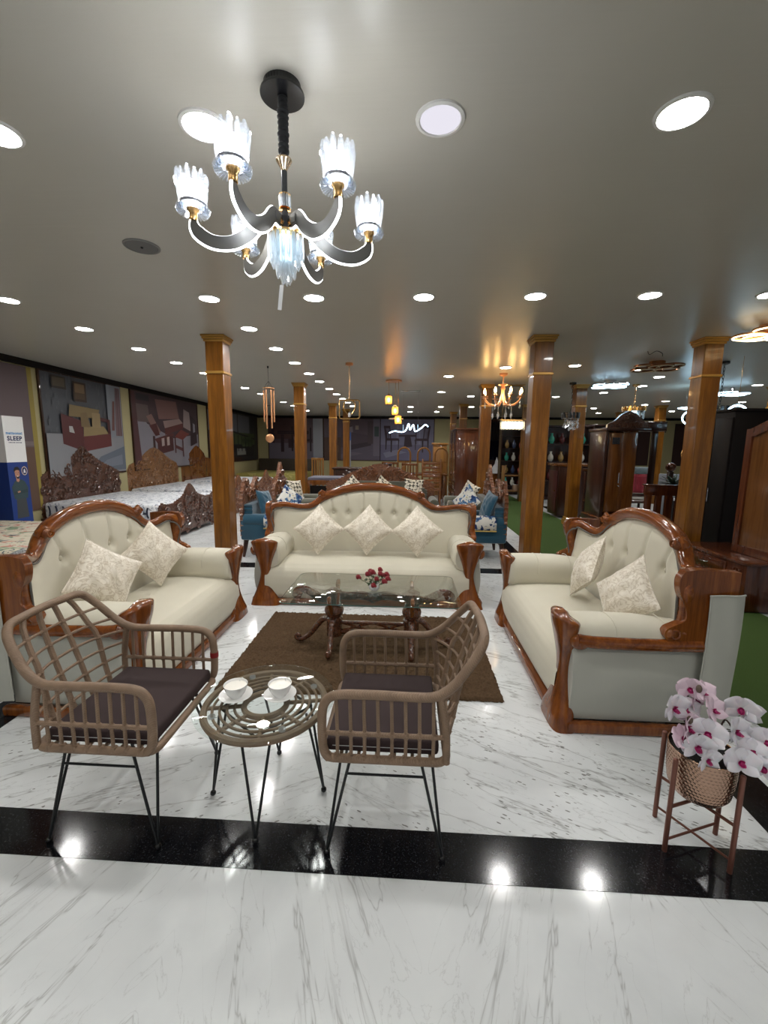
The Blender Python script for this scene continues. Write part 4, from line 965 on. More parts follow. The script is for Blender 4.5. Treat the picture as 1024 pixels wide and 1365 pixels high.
# ------------------------------------------------------------------ beds
M['quilt_floral'] = spots('floral_quilt', srgb(204, 196, 176), [(srgb(128, 146, 118), .56), (srgb(196, 136, 124), .60), (srgb(74, 88, 98), .63), (srgb(60, 52, 46), .66)], 7)
M['quilt_geo'] = spots('geometric_quilt', srgb(228, 230, 234), [(srgb(168, 174, 186), .56), (srgb(54, 58, 76), .64)], 13)
M['quilt_white'] = spots('white_quilt', srgb(226, 228, 232), [(srgb(160, 168, 182), .58)], 9)
M['quilt_olive'] = spots('olive_quilt', srgb(160, 150, 82), [(srgb(190, 178, 110), .56)], 5)
def carve_board(mb, out, d, front, r, n, rt, plane='yz'):
    """scrollwork of many small spirals standing proud of a board outline"""
    us = [a for a, b in out]; vs = [b for a, b in out]
    def inside(p, q):
        c = False
        for (a0, b0), (a1, b1) in zip(out, out[1:] + out[:1]):
            if (b0 > q) != (b1 > q) and p < (a1 - a0) * (q - b0) / (b1 - b0) + a0: c = not c
        return c
    k = 0; tries = 0
    while k < n and tries < n * 6:
        tries += 1
        p = r.uniform(0, max(us)); q = r.uniform(min(vs), max(vs))
        if not (inside(p, q) and inside(p + .05, q) and inside(p, q + .06) and inside(p + .035, q + .045)): continue
        k += 1; a0 = r.uniform(0, TAU); tr = r.uniform(.9, 1.4); rr = r.uniform(.05, .085)
        for sg in (-1, 1):
            c = (front, sg * p, q) if plane == 'yz' else (sg * p, front, q)
            mb.spiral(c, rr, tr, rt, a0 if sg > 0 else PI - a0, plane, sg, 4, 9)
def scallop(pts, amp=.018, n=5):
    o = []
    for (a, b), (c, d) in zip(pts, pts[1:]):
        L = math.hypot(c - a, d - b); k = max(1, round(L / .07)); nx, ny = -(d - b) / L, (c - a) / L
        for i in range(k):
            for j in range(n):
                t = (i + j / n) / k; w = amp * abs(math.sin(PI * j / n)); o.append((lerp(a, c, t) + nx * w, lerp(b, d, t) + ny * w))
    o.append(pts[-1]); return o
def mirror(half):    # half goes from the right foot up to the centre
    return half + [(-a, b) for a, b in half[::-1] if a > 1e-6]
def bed(x0, x1, yc, w, topz, label, group, quilt, hb=None, fb=None, hmat='carved', fmat='carved', seed=1, pat=False, hn=60):
    """head at x0 (wall side), foot at x1"""
    t = thing('carved_bed', label, 'bed', (x0, yc, 0), 0, group)
    L = x1 - x0; r = random.Random(seed)
    mb = MB(); mb.box((L / 2, 0, topz - .13), (L - .10, w - .04, .26), r=.05, seg=3); mt = obj('mattress', mb, M[quilt], t)
    if pat:
        mb = MB()
        for q in range(15):
            x = .12 + q * (L - .3) / 14; s_ = 1 if q < 9 else -1
            mb.tube([(x + s_ * .03 * math.cos(a), -w / 2 + .016, topz - .13 + .085 * math.sin(a)) for a in [lerp(-1.2, 1.2, i / 8) for i in range(9)]], .013, 5)
        obj('arrow_pattern', mb, plain('navy_print', srgb(38, 42, 62), .8), mt, label='dark curved motifs on the mattress side')
    for s in (-1, 1):
        mb = MB(); mb.box((L / 2, s * (w / 2 - .005), topz - .33), (L - .02, .03, .18), r=.008); obj('side_rail', mb, M['dark_wood'], t)
    if hb:
        out = mirror(hb); mb = MB(); mb.prism(out, -.02, .03, 'yz'); carve_board(mb, out, 0, .038, r, hn, .018, 'yz')
        obj('headboard', mb, M[hmat], t, 30)
    if fb:
        out = mirror(fb); mb = MB(); mb.prism(out, L - .03, L + .015, 'yz'); carve_board(mb, out, 0, L + .024, r, 42, .02, 'yz')
        obj('footboard', mb, M[fmat], t, 30)
        for s in (-1, 1):
            mb = MB(); mb.lathe([(.04, 0), (.05, .03), (.035, .08), (.045, .3), (.03, .36), (.05, .42), (.02, .48), (.001, .5)], 14, (L, s * (w / 2 - .02), 0)); obj('foot_post', mb, M[fmat], t)
    return t
hbA = scallop([(.92, .34), (.92, 1.00), (.76, 1.07), (.58, 1.14), (.42, 1.21), (.28, 1.29), (.14, 1.38)]) + [(.09, 1.40), (.06, 1.45), (0, 1.47)]
fbA = scallop([(.95, .07), (.95, .56), (.86, .62), (.74, .58), (.55, .58), (.40, .62), (.26, .66), (.16, .72)]) + [(.10, .78), (.05, .82), (0, .85)]
hbB = [(.98, .3), (.98, .98), (.90, 1.08), (.70, 1.14), (.48, 1.24), (.30, 1.34), (.14, 1.41), (0, 1.44)]
hbC = [(.85, .3), (.85, 1.12), (.50, 1.16), (.42, 1.28), (.25, 1.38), (.1, 1.46), (0, 1.49)]
bed(-5.45, -3.52, 4.46, 1.68, .50, 'low bed with multicoloured floral mattress, nearest of the beds', 'beds along the left wall', 'quilt_floral')
bed(-5.62, -3.72, 7.14, 1.88, .60, 'dark carved bed with tall scalloped headboard and arrow patterned white mattress', 'beds along the left wall', 'quilt_geo', hbA, fbA, 'carved', 'carved', 3, True, 50)
bed(-5.72, -3.78, 9.42, 1.95, .60, 'lighter brown carved bed with rounded peaked headboard, second along the poster wall', 'beds along the left wall', 'quilt_geo', hbB, fbA, 'carved_gold', 'carved_red', 5, False, 62)
bed(-5.80, -3.85, 11.55, 1.7, .60, 'bed with small crowned panel headboard, half hidden behind the left pillar', 'beds along the left wall', 'quilt_white', hbC, fbA, 'mid_wood', 'carved_red', 7, False, 14)
t = thing('olive_bed', 'low bed with yellow olive cover and dark padded headboard in the far left corner', 'bed', (-4.75, 15.9, 0), 0, 'beds along the left wall')
mb = MB(); mb.box((0, -.55, .44), (2.2, 2.0, .26), r=.05); obj('mattress', mb, M['quilt_olive'], t)
mb = MB(); mb.box((0, .98, .6), (2.3, .1, .82), r=.03); obj('headboard', mb, plain('dark_olive_pad', srgb(62, 52, 40), .6), t)
mb = MB(); mb.box((0, -.55, .2), (2.24, 2.06, .26), r=.02); obj('base', mb, M['dark_wood'], t)
# woven chair cut by the left edge
t = thing('woven_chair', 'grey woven lounge chair at the left edge, before the floral mattress', 'chair', (-3.55, 3.1, 0), D2R(200))
wv = spots('grey_weave', srgb(150, 152, 152), [(srgb(96, 98, 100), .5)], 60)
mb = MB(); mb.box((0, .28, .66), (.68, .10, .56), r=.05, seg=4); obj('backrest', mb, wv, t)
mb = MB(); mb.box((0, 0, .36), (.66, .6, .12), r=.04, seg=3); obj('seat', mb, wv, t)
for sx in (-1, 1):
    mb = MB(); mb.box((sx * .32, -.02, .48), (.07, .56, .22), r=.03); obj('arm', mb, wv, t)
    for sy in (-1, 1): mb = MB(); mb.tube([(sx * .29, sy * .25, .32), (sx * .31, sy * .27, .0)], .016, 10); obj('leg', mb, M['black_metal'], t)

# ------------------------------------------------------------------ second sofa group: teal armchairs, olive set
M['houndstooth'] = None
def hounds():
    k = NT('houndstooth'); v = k.coord((1, 1, 1), (0, .785, 0)); c = k.n('ShaderNodeTexChecker', Vector=v, Scale=22., Color1=srgb(214, 206, 188), Color2=srgb(66, 62, 52)).outputs[0]
    n = k.noise(v, 26, 2, .5); f = k.math('GREATER_THAN', n, .46)
    return k.done(**{'Base__Color': k.mix(f, srgb(214, 206, 188), c), 'Roughness': .85})
M['houndstooth'] = hounds()
M['blue_floral'] = spots('blue_floral', srgb(216, 214, 206), [(srgb(70, 110, 150), .52), (srgb(18, 52, 104), .56), (srgb(180, 170, 120), .68)], 9)
M['gold_cord'] = plain('gold_cord', srgb(200, 172, 96), .6)
def carved_back(mb, hw, z0, pts, r, n, y=.0, th=.05):
    out = mirror(pts); mb.prism(out, y, y + th, 'xz'); carve_board(mb, out, 0, y - .008, r, n, .015, 'xz')
def lounge(name, label, loc, rz, W, mat, backpts, group, cat, wood_m='carved_red', armz=.58, legh=.24, D=.74, cush=1):
    """upholstered chair or settee with rolled arms and carved back, facing -y"""
    t = thing(name, label, cat, loc, rz, group); hw = W / 2; r = random.Random(9)
    mb = MB(); mb.box((0, 0, legh + .09), (W - .06, D - .04, .18), r=.03); obj('seat_base', mb, mat, t)
    for i in range(cush):
        w = (W - .34) / cush; mb = MB(); mb.box((-(W - .34) / 2 + w * (i + .5), -.03, legh + .20), (w - .01, D - .16, .12), r=.04, seg=3); obj('seat_cushion', mb, mat, t)
    for s in (-1, 1):
        mb = MB(); mb.box((s * (hw - .075), 0, (armz - .05 + legh) / 2), (.13, D - .02, armz - .05 - legh), r=.03); mb.tube([(s * (hw - .07), y, armz - .065) for y in (-D / 2 + .0, -D / 2 + .015, 0, D / 2 - .06)], [.06, .085, .085, .08], 16); obj('arm', mb, mat, t)
        for sy in (-1, 1):
            mb = MB(); mb.tube([(s * (hw - .08), sy * (D / 2 - .07), legh + .02), (s * (hw - .08), sy * (D / 2 - .05), legh * .6), (s * (hw - .06), sy * (D / 2 - .03), 0)], [.035, .03, .017], 10); obj('leg', mb, M['dark_wood'], t)
    mb = MB(); carved_back(mb, hw, legh, backpts, r, int(22 * W), D / 2 - .06); obj('carved_back', mb, M[wood_m], t, 30)
    top = max(b for a, b in backpts)
    mb = MB(); out = mirror([(a * .86, min(lerp(legh + .2, b, .74), .86 if W > 1.5 else .72) if b > .5 else legh + .2) for a, b in backpts]); mb.prism(out, D / 2 - .17, D / 2 - .05, 'xz'); o = obj('back_pad', mb, mat, t)
    bv = o.modifiers.new('b', 'BEVEL'); bv.width = .03; bv.segments = 2
    return t
bkTeal = scallop([(.36, .30), (.37, .80), (.33, .90), (.24, 1.02)], .015) + [(.20, 1.07), (.14, 1.0), (.07, .92), (0, .90)]
bkOl = scallop([(.40, .30), (.40, .82), (.34, .90), (.22, .98), (.12, 1.06)], .015) + [(.06, 1.16), (0, 1.24)]
bkSofa = scallop([(1.05, .30), (1.05, .80), (.98, .86), (.80, .90), (.58, 1.02), (.34, 1.12), (.15, 1.17)], .02) + [(0, 1.19)]
g2 = 'teal velvet armchairs'; g3 = 'olive velvet sofa set'
lounge('teal_armchair', 'teal velvet armchair with carved back, left behind the cream sofa', (-1.86, 5.88, 0), D2R(90), .74, M['teal'], bkTeal, g2, 'armchair')
lounge('teal_armchair', 'teal velvet armchair with carved back, beside the green carpet', (.98, 6.0, 0), D2R(-90), .74, M['teal'], bkTeal, g2, 'armchair')
lounge('olive_sofa', 'long olive velvet sofa with carved crest behind the cream three-seat sofa', (-.51, 7.85, 0), 0, 2.14, M['olive'], bkSofa, g3, 'sofa', cush=3)
lounge('olive_armchair', 'olive velvet armchair with tall carved peak, left of the olive sofa', (-1.78, 7.05, 0), D2R(90), .80, M['olive'], bkOl, g3, 'armchair', armz=.66)
lounge('olive_armchair', 'olive velvet armchair with carved back, right of the olive sofa', (1.02, 7.1, 0), D2R(-90), .80, M['olive'], bkOl, g3, 'armchair', armz=.66)
def pl(x, y, z, rz, roll, mat, label, s=.36, grp='cushions on the second sofa group', lean=.3, seed=1): return pillow((x, y, z), D2R(rz), lean, D2R(roll), label, s, .13, mat, seed, grp)
pl(-1.98, 5.86, .72, 80, 6, 'teal', 'plain teal cushion on the left teal armchair', .34)
pl(-1.70, 6.10, .72, 40, 38, 'blue_floral', 'blue and white floral cushion on the left teal armchair', .34, seed=2)
pl(1.12, 5.86, .72, -80, 8, 'teal', 'plain teal cushion on the right teal armchair', .38, seed=3)
pl(.86, 6.16, .74, -50, 40, 'blue_floral', 'blue and white floral cushion on the right teal armchair', .38, seed=4)
pl(-1.86, 7.02, .78, 60, 4, 'houndstooth', 'houndstooth cushion on the left olive armchair', .33, seed=5)
pl(1.02, 7.0, .78, -50, 20, 'houndstooth', 'houndstooth cushion on the right olive armchair', .33, seed=6)
pl(-.97, 7.62, .76, 6, 45, 'houndstooth', 'houndstooth cushion at the left end of the olive sofa', .36, seed=7)
pl(-.43, 7.62, .76, 3, 38, 'houndstooth', 'houndstooth cushion in the middle of the olive sofa', .36, seed=8)
pl(.12, 7.60, .78, -3, 4, 'houndstooth', 'houndstooth cushion at the right end of the olive sofa', .34, seed=9)
for x, y, rz, lb in ((-1.62, 5.58, 0, 'left'), (.93, 5.70, 0, 'right')):
    t = thing('arm_cloth', 'blue floral cloth with gold edge over the %s teal armchair' % lb, 'cloth', (x, y, .585), rz, 'floral arm cloths')
    mb = MB(); mb.surf(lambda u, v: (lerp(-.26, .26, u), -.112 * math.cos(PI * v) * 1.0, -.075 + .10 * math.sin(PI * v) - (.09 if v < .02 else 0)), 20, 16); o = obj('cloth', mb, M['blue_floral'], t)
    sd = o.modifiers.new('s', 'SOLIDIFY'); sd.thickness = .006
    mb = MB(); mb.tube([(lerp(-.26, .26, i / 10), -.115, -.165) for i in range(11)], .008, 6); obj('gold_edging', mb, M['gold_cord'], t)

# ------------------------------------------------------------------ dining sets and cabinets far behind
def dining_chair(name, label, loc, rz, style, mat, top=1.2, w=.42, group='wooden dining chairs at the back'):
    t = thing(name, label, 'chair', loc, rz, group)
    mb = MB(); mb.box((0, 0, .45), (w, .42, .05), r=.012); obj('seat', mb, mat, t)
    for sx in (-1, 1):
        mb = MB(); mb.box((sx * (w / 2 - .025), -.18, .225), (.04, .04, .45), r=.006); obj('leg', mb, mat, t)
        mb = MB(); mb.box((sx * (w / 2 - .025), .19, .225), (.04, .04, .45), r=.006); obj('leg', mb, mat, t)
    mb = MB()
    if style == 'arch':
        P = [(-w / 2 + .025, .19, .45), (-w / 2 + .025, .2, top - .2)] + [((w / 2 - .025) * -math.cos(a), .2, top - .2 + .2 * math.sin(a)) for a in [PI * i / 10 for i in range(1, 10)]] + [(w / 2 - .025, .2, top - .2), (w / 2 - .025, .19, .45)]
        mb.tube(P, .028, 8, up=(0, 1, 0)); mb.box((0, .2, top - .42), (w - .05, .03, .05)); mb.box((0, .2, top - .55), (.12, .02, .3))
    elif style == 'slat':
        for sx in (-1, 1): mb.box((sx * (w / 2 - .02), .2, (top + .45) / 2), (.04, .035, top - .45), r=.006)
        for q in range(6): mb.box((0, .2, .58 + q * (top - .64) / 5.5), (w - .06, .022, .06), r=.005)
    else:
        for sx in (-1, 1): mb.box((sx * (w / 2 - .02), .2, (top + .45) / 2), (.04, .035, top - .45), r=.006)
        mb.box((0, .2, top - .03), (w, .035, .06), r=.008); mb.box((0, .2, .6), (w - .05, .025, .05))
        for q in range(4): mb.box((-.1 + q * .067, .2, (top + .6) / 2), (.03, .018, top - .62))
    obj('backrest', mb, mat, t); return t
lw, mw = M['light_wood'], M['mid_wood']
for i, x in enumerate((-.09, .50, 1.02)): dining_chair('dining_chair', 'tall arch-back wooden chair in the far row, %s from left' % ORD[i], (x, 13.2, 0), D2R(180), 'arch', lw, 1.49, .42)
dining_chair('dining_chair', 'slat-back wooden armless chair before the red wardrobe', (.62, 11.0, 0), D2R(180), 'slat', mw, 1.22, .50)
dining_chair('dining_chair', 'spindle-back wooden chair left of the slat-back chair', (.06, 11.2, 0), D2R(180), 'spindle', mw, 1.1, .40)
dining_chair('dining_chair', 'spindle-back wooden chair right of the dark sideboard', (-.45, 11.42, 0), D2R(180), 'spindle', mw, 1.12, .42)
dining_chair('dining_chair', 'single spindle-back wooden chair near the third left pillar', (-2.62, 13.0, 0), D2R(160), 'spindle', lw, 1.16, .42)
t = thing('dining_table', 'wooden dining table among the far chairs', 'table', (.12, 12.2, 0))
mb = MB(); mb.box((0, 0, .76), (2.0, .9, .05), r=.01); obj('top', mb, mw, t)
for sx in (-1, 1):
    for sy in (-1, 1): mb = MB(); mb.box((sx * .92, sy * .38, .37), (.08, .08, .74), r=.008); obj('leg', mb, mw, t)
t = thing('tall_wood_panel', 'tall light wooden panel cupboard left of the red wardrobe', 'cupboard', (1.03, 13.9, 0))
mb = MB(); mb.box((0, 0, .80), (.42, .5, 1.6), r=.01); obj('body', mb, lw, t)
mb = MB(); mb.box((0, 0, 1.62), (.5, .56, .06), r=.01); obj('top', mb, lw, t)
mb = MB(); mb.box((0, -.258, .8), (.34, .02, 1.4), r=.006); obj('door', mb, lw, t)
t = thing('red_wardrobe', 'glossy red-brown wardrobe beyond the second right pillar', 'wardrobe', (1.55, 11.45, 0))
mb = MB(); mb.box((0, 0, .975), (.70, 1.5, 1.95), r=.01); obj('body', mb, M['red_wood'], t)
mb = MB(); mb.box((0, 0, 1.96), (.74, 1.56, .04), r=.01); obj('cornice', mb, M['red_wood'], t)
for q, (y, z, h) in enumerate(((-.37, 1.33, 1.15), (.37, 1.33, 1.15))):
    mb = MB(); mb.box((-.358, y, z), (.02, .7, h), r=.006); d = obj('door', mb, M['red_wood'], t)
    mb = MB(); mb.tube([(-.385, y - .3, z - .1), (-.385, y - .3, z + .1)], .01, 8); obj('handle', mb, M['chrome'], d)
for q in range(3):
    mb = MB(); mb.box((-.358, 0, .16 + q * .2), (.02, 1.44, .18), r=.006); d = obj('drawer', mb, M['red_wood'], t)
    mb = MB(); mb.tube([(-.385, -.5, .17 + q * .2), (-.385, -.25, .17 + q * .2)], .01, 8); obj('handle', mb, M['chrome'], d)
t = thing('dark_sideboard', 'dark maroon sideboard behind the olive sofa', 'sideboard', (-.95, 10.1, 0))
mb = MB(); mb.box((0, 0, .5), (1.5, .5, .96), r=.01); obj('body', mb, M['dark_wood'], t)
mb = MB(); mb.box((0, 0, 1.0), (1.56, .56, .04), r=.01); obj('top', mb, M['dark_wood'], t)
for s in (-1, 1):
    mb = MB(); mb.box((s * .37, -.256, .5), (.7, .02, .8), r=.006); d = obj('door', mb, M['dark_wood'], t)
    mb = MB(); mb.sphere((s * .08, -.28, .55), .018, 10); obj('knob', mb, M['gold'], d)
t = thing('glass_bowl', 'small shiny bowl on the dark sideboard', 'bowl', (-.45, 10.1, 1.02))
mb = MB(); mb.lathe([(.03, 0), (.09, .05), (.11, .1), (.1, .1), (.08, .05), (.001, .02)], 18); obj('bowl', mb, M['chrome'], t)
t = thing('teak_bench', 'teak framed bench with grey cushion, left of the dark sideboard', 'bench', (-1.72, 9.35, 0))
for sx in (-1, 1):
    for sy in (-1, 1): mb = MB(); mb.box((sx * .38, sy * .32, .38), (.07, .07, .76), r=.008); obj('leg', mb, mw, t)
mb = MB(); mb.box((0, -.32, .74), (.84, .06, .10), r=.008); mb.box((0, .32, .74), (.84, .06, .10), r=.008); obj('rail', mb, mw, t)
mb = MB(); mb.box((0, 0, .80), (.8, .62, .10), r=.03); obj('cushion', mb, fabric('blue_grey', srgb(88, 88, 102)), t)
mb = MB(); mb.box((.0, -.31, .36), (.68, .02, .62)); obj('panel', mb, M['black_wood'], t)
t = thing('rolled_mattress', 'tall white roll with blue top between the far left pillars', 'roll', (-2.13, 15.4, 0))
mb = MB(); mb.lathe([(.11, 0), (.11, 1.75)], 20); obj('roll', mb, plain('pale_roll', srgb(150, 156, 170), .5), t)
mb = MB(); mb.lathe([(.115, 1.73), (.115, 2.0), (.08, 2.04)], 20); obj('blue_end', mb, plain('roll_blue', srgb(40, 96, 170), .5), t, label='blue wrapped end')
# television wall
t = thing('television_unit', 'dark wooden television wall unit far behind the gold chandelier', 'cabinet', (3.75, 15.9, 0))
mb = MB(); mb.box((0, .2, 1.3), (2.2, .06, 2.5), r=.01); obj('back_panel', mb, M['dark_wood'], t)
mb = MB(); mb.box((0, -.05, .32), (2.1, .5, .6), r=.01); obj('base_cabinet', mb, mw, t)
for s in (-1, 0, 1):
    mb = MB(); mb.box((s * .69, -.31, .32), (.64, .02, .5), r=.006); d = obj('drawer', mb, mw, t)
    mb = MB(); mb.box((s * .69, -.325, .36), (.16, .012, .015)); obj('handle', mb, M['chrome'], d)
mb = MB()
for q in range(16): mb.box((-1.0 + q * .055, .15, 1.9), (.03, .04, 1.1))
obj('slats', mb, M['black_wood'], t)
t = thing('television', 'black flat screen on the dark wall unit', 'television', (3.42, 15.98, 1.02))
mb = MB(); mb.box((0, 0, .42), (1.05, .05, .72), r=.01); obj('screen', mb, plain('tv_black', srgb(8, 9, 14), .12), t)
mb = MB(); mb.box((0, -.0, .03), (.3, .14, .03), r=.005); mb.box((0, 0, .06), (.06, .04, .06)); obj('stand', mb, M['black_metal'], t)
mb = MB(); mb.box((0, -.027, .42), (1.0, .003, .67)); obj('panel', mb, plain('tv_glass', srgb(10, 12, 22), .08), t)
t = thing('peaked_ornament', 'small white and pink peaked ornament below the black screen', 'ornament', (3.2, 15.6, .62))
mb = MB(); mb.lathe([(.2, 0), (.19, .12), (.13, .22), (.06, .34), (.05, .42), (.01, .56), (.001, .58)], 8); obj('peak', mb, M['white_matte'], t)
mb = MB()
for s in (-1, 1): mb.lathe([(.07, 0), (.06, .1), (.001, .16)], 10, (s * .2, 0, 0))
obj('side_peak', mb, plain('dusty_pink', srgb(196, 140, 140), .6), t)
t = thing('open_shelf', 'light wooden open shelf between the second and third right pillars', 'shelf', (3.06, 12.6, .0122))
for z in (.28, .72): mb = MB(); mb.box((0, 0, z), (.56, .36, .03), r=.006); obj('shelf_board', mb, lw, t)
for sx in (-1, 1): mb = MB(); mb.box((sx * .27, 0, .5 if sx < 0 else .36), (.03, .34, 1.0 if sx < 0 else .72), r=.006); obj('side', mb, lw, t)
t = thing('box_on_shelf', 'small beige box on the light open shelf', 'box', (3.15, 12.55, .3075)); mb = MB(); mb.box((0, 0, .08), (.16, .14, .16), r=.01); obj('carton', mb, plain('beige_box', srgb(170, 140, 116), .6), t)
mb = MB(); mb.box((0, 0, .161), (.17, .15, .012), r=.004); obj('lid', mb, M['white_matte'], t)
t = thing('ornament_case', 'tall dark case of ornaments behind the second right pillar', 'display case', (3.45, 14.2, 0))
mb = MB(); mb.box((0, .18, 1.1), (.9, .04, 2.2)); mb.box((-.44, 0, 1.1), (.03, .36, 2.2)); mb.box((.44, 0, 1.1), (.03, .36, 2.2)); mb.box((0, 0, 2.2), (.9, .4, .04)); obj('frame', mb, M['dark_wood'], t)
for q in range(5): mb = MB(); mb.box((0, 0, .3 + q * .4), (.86, .34, .02)); obj('shelf_board', mb, M['dark_wood'], t)
r9 = random.Random(21)
cols = [srgb(60, 150, 130), srgb(190, 186, 176), srgb(92, 40, 40), srgb(150, 120, 70), srgb(50, 60, 90), srgb(170, 90, 80)]
def vase(x, y, z, c, h, r, label, grp):
    t = thing('vase', label, 'vase', (x, y, z), 0, grp)
    m = plain('vase_%d' % len(bpy.data.materials), c, .25)
    mb = MB(); mb.lathe([(r * .5, 0), (r, h * .3), (r * .9, h * .55), (r * .35, h * .8), (r * .45, h), (r * .35, h), (.001, h * .9)], 14); obj('body', mb, m, t)
VN = ['teal', 'pale', 'maroon', 'ochre', 'navy', 'rose']
for q in range(4):
    for j in range(3):
        k = (q * 3 + j) % 6
        vase(3.2 + j * .22, 14.1, .311 + q * .4, cols[k], .26, .07, '%s vase on the %s shelf from below of the tall ornament case' % (VN[k], ORD[q]), 'vases in the ornament case')
# right hand display area
def shelf_unit(name, label, loc, w, d, h, n, mat, rz=0):
    t = thing(name, label, 'display cabinet', loc, rz)
    mb = MB(); mb.box((0, d / 2 - .015, h / 2), (w, .03, h)); obj('back', mb, mat, t)
    for s in (-1, 1): mb = MB(); mb.box((s * (w / 2 - .02), 0, h / 2), (.04, d, h), r=.006); obj('side', mb, mat, t)
    for q in range(n): mb = MB(); mb.box((0, 0, .04 + q * (h - .08) / (n - 1)), (w - .04, d - .02, .04), r=.006); obj('shelf_board', mb, mat, t)
    return t
shelf_unit('display_cabinet', 'long dark display cabinet against the far wall behind the black crystal chandelier', (4.55, 13.1, 0), 1.7, .4, 2.2, 5, M['dark_wood'])
for q in range(3):
    for j in range(5):
        k = (q * 5 + j * 2) % 6; vase(3.95 + j * .3, 13.05, .60 + q * .53, cols[k], .30, .085, '%s vase, %s from left on the %s board of the long dark cabinet' % (VN[k], ORD[j], ORD[q + 1]), 'vases in the long dark cabinet')
shelf_unit('display_cabinet', 'dark open cabinet at the far back left of the canopy cabinet', (6.0, 14.3, 0), 1.2, .4, 2.3, 5, M['dark_wood'])
t = thing('maroon_cupboard', 'low maroon cupboard behind the third pillar of the carpet aisle', 'cupboard', (3.62, 9.7, 0))
mb = MB(); mb.box((0, 0, .6), (.72, .6, 1.08), r=.01); obj('body', mb, M['dark_wood'], t)
mb = MB(); mb.box((0, 0, 1.16), (.8, .66, .05), r=.01); obj('top', mb, mw, t)
mb = MB(); mb.box((-.37, 0, .58), (.02, .5, .9), r=.005); d = obj('door', mb, plain('maroon_panel', srgb(72, 34, 34), .35), t)
mb = MB(); mb.sphere((-.39, -.18, .6), .016, 10); obj('knob', mb, M['gold'], d)
t = thing('arched_stand', 'dark carved stand with arched front below the crystal decanters', 'stand', (3.64, 8.1, 0))
mb = MB(); mb.box((0, 0, 1.12), (.62, .5, .05), r=.012); obj('top', mb, M['dark_wood'], t)
mb = MB(); mb.box((0, 0, .55), (.56, .46, .04)); mb.box((0, 0, .2), (.6, .48, .08), r=.01); obj('shelf_board', mb, M['dark_wood'], t)
for x in (-.26, 0, .26):
    for y in (-.2, .2):
        if x == 0 and y > 0: continue
        mb = MB(); pr = []
        for q in range(25): pr.append((.022 + .010 * math.sin(q * 1.3) ** 2, .0 + q * 1.10 / 24))
        mb.lathe(pr, 10, (x, y, 0)); obj('turned_post', mb, M['dark_wood'], t)
for x in (-.13, .13):
    mb = MB(); mb.tube([(x + .12 * -math.cos(a), -.2, .90 + .16 * math.sin(a)) for a in [PI * i / 10 for i in range(11)]], .02, 8); mb.box((x, -.2, 1.06), (.25, .03, .08)); obj('arch', mb, M['dark_wood'], t)
for i, x in enumerate((-.16, -.02, .12)):
    t = thing('decanter', 'crystal decanter on the arched stand, %s from left' % ORD[i], 'decanter', (3.62 + x, 8.02, 1.1451), 0, 'crystal decanters')
    mb = MB(); mb.lathe([(.04, 0), (.055, .03), (.05, .09), (.02, .13), (.018, .17), (.026, .175), (.001, .176)], 10); obj('body', mb, M['chrome'], t)
    mb = MB(); mb.sphere((0, 0, .195), .02, 8); obj('stopper', mb, M['crystal'], t)
t = thing('picture_card', 'small white picture card standing among the decanters', 'card', (3.78, 8.16, 1.1451)); mb = MB(); mb.box((0, 0, .12), (.16, .012, .24), Matrix.Rotation(-.1, 3, 'X')); obj('card', mb, M['white_matte'], t)
mb = MB(); mb.add([(.0 + a, -.0085 - .012 + b * .1, b) for a, b in ((-.05, .05), (.05, .05), (.05, .19), (-.05, .19))], [(0, 1, 2, 3)]); obj('picture', mb, plain('card_print', srgb(90, 70, 80), .5), t)
# carved canopy cabinet
t = thing('canopy_cabinet', 'tall dark cabinet with carved pediment and open side frame behind the right sofa', 'cabinet', (3.30, 7.0, .0122))
ped = mirror([(.31, 1.80), (.31, 1.86), (.20, 1.92), (.10, 2.02), (0, 2.06)])
rr = random.Random(4); mb = MB(); mb.prism([(a, b) for a, b in ped], -.30, -.25, 'xz'); carve_board(mb, ped, 0, -.305, rr, 14, .009, 'xz')
for o_ in mb.v: pass
obj('pediment', mb, M['carved'], t, 30)
mb = MB(); mb.box((0, 0, 1.79), (.66, .64, .05), r=.01); mb.box((.44, -.1, 1.84), (.30, .3, .14), r=.01); obj('cornice', mb, M['dark_wood'], t)
mb = MB(); mb.box((.06, -.24, 1.1), (.22, .05, 1.36), r=.008); mb.box((.06, .26, 1.1), (.4, .04, 1.36)); obj('panel', mb, M['mid_wood'], t)
mb = MB(); mb.box((-.29, 0, 1.1), (.05, .56, 1.36), r=.006); obj('side', mb, M['dark_wood'], t)
mb = MB(); mb.box((-.15, -.25, 1.14), (.20, .03, 1.2), r=.006); d = obj('door', mb, M['mid_wood'], t)
mb = MB(); mb.box((-.15, -.268, 1.62), (.11, .006, .10)); obj('pane', mb, M['chrome'], d, label='bright glass pane')
mb = MB(); mb.tube([(-.07, -.28, .98), (-.07, -.28, 1.14)], .008, 8); mb.sphere((-.07, -.285, .94), .014, 8); obj('handle', mb, M['chrome'], d)
mb = MB(); mb.box((.50, -.1, .9), (.07, .08, 1.78), r=.008); obj('post', mb, M['dark_wood'], t)
mb = MB(); mb.box((-.05, -.02, .24), (.60, .66, .42), r=.01); obj('chest', mb, M['mid_wood'], t)
for q in range(4):
    mb = MB(); mb.box((-.36, -.02, .10 + q * .10), (.02, .6, .085), r=.006); mb.box((-.05, -.36, .10 + q * .10), (.54, .02, .085), r=.006); obj('drawer', mb, M['dark_wood'], t)
dining_chair('red_chair', 'chair with bright red back seen through the open canopy frame', (4.72, 9.1, 0), D2R(180), 'spindle', M['dark_wood'], .62, .46, 'chairs of the right display')
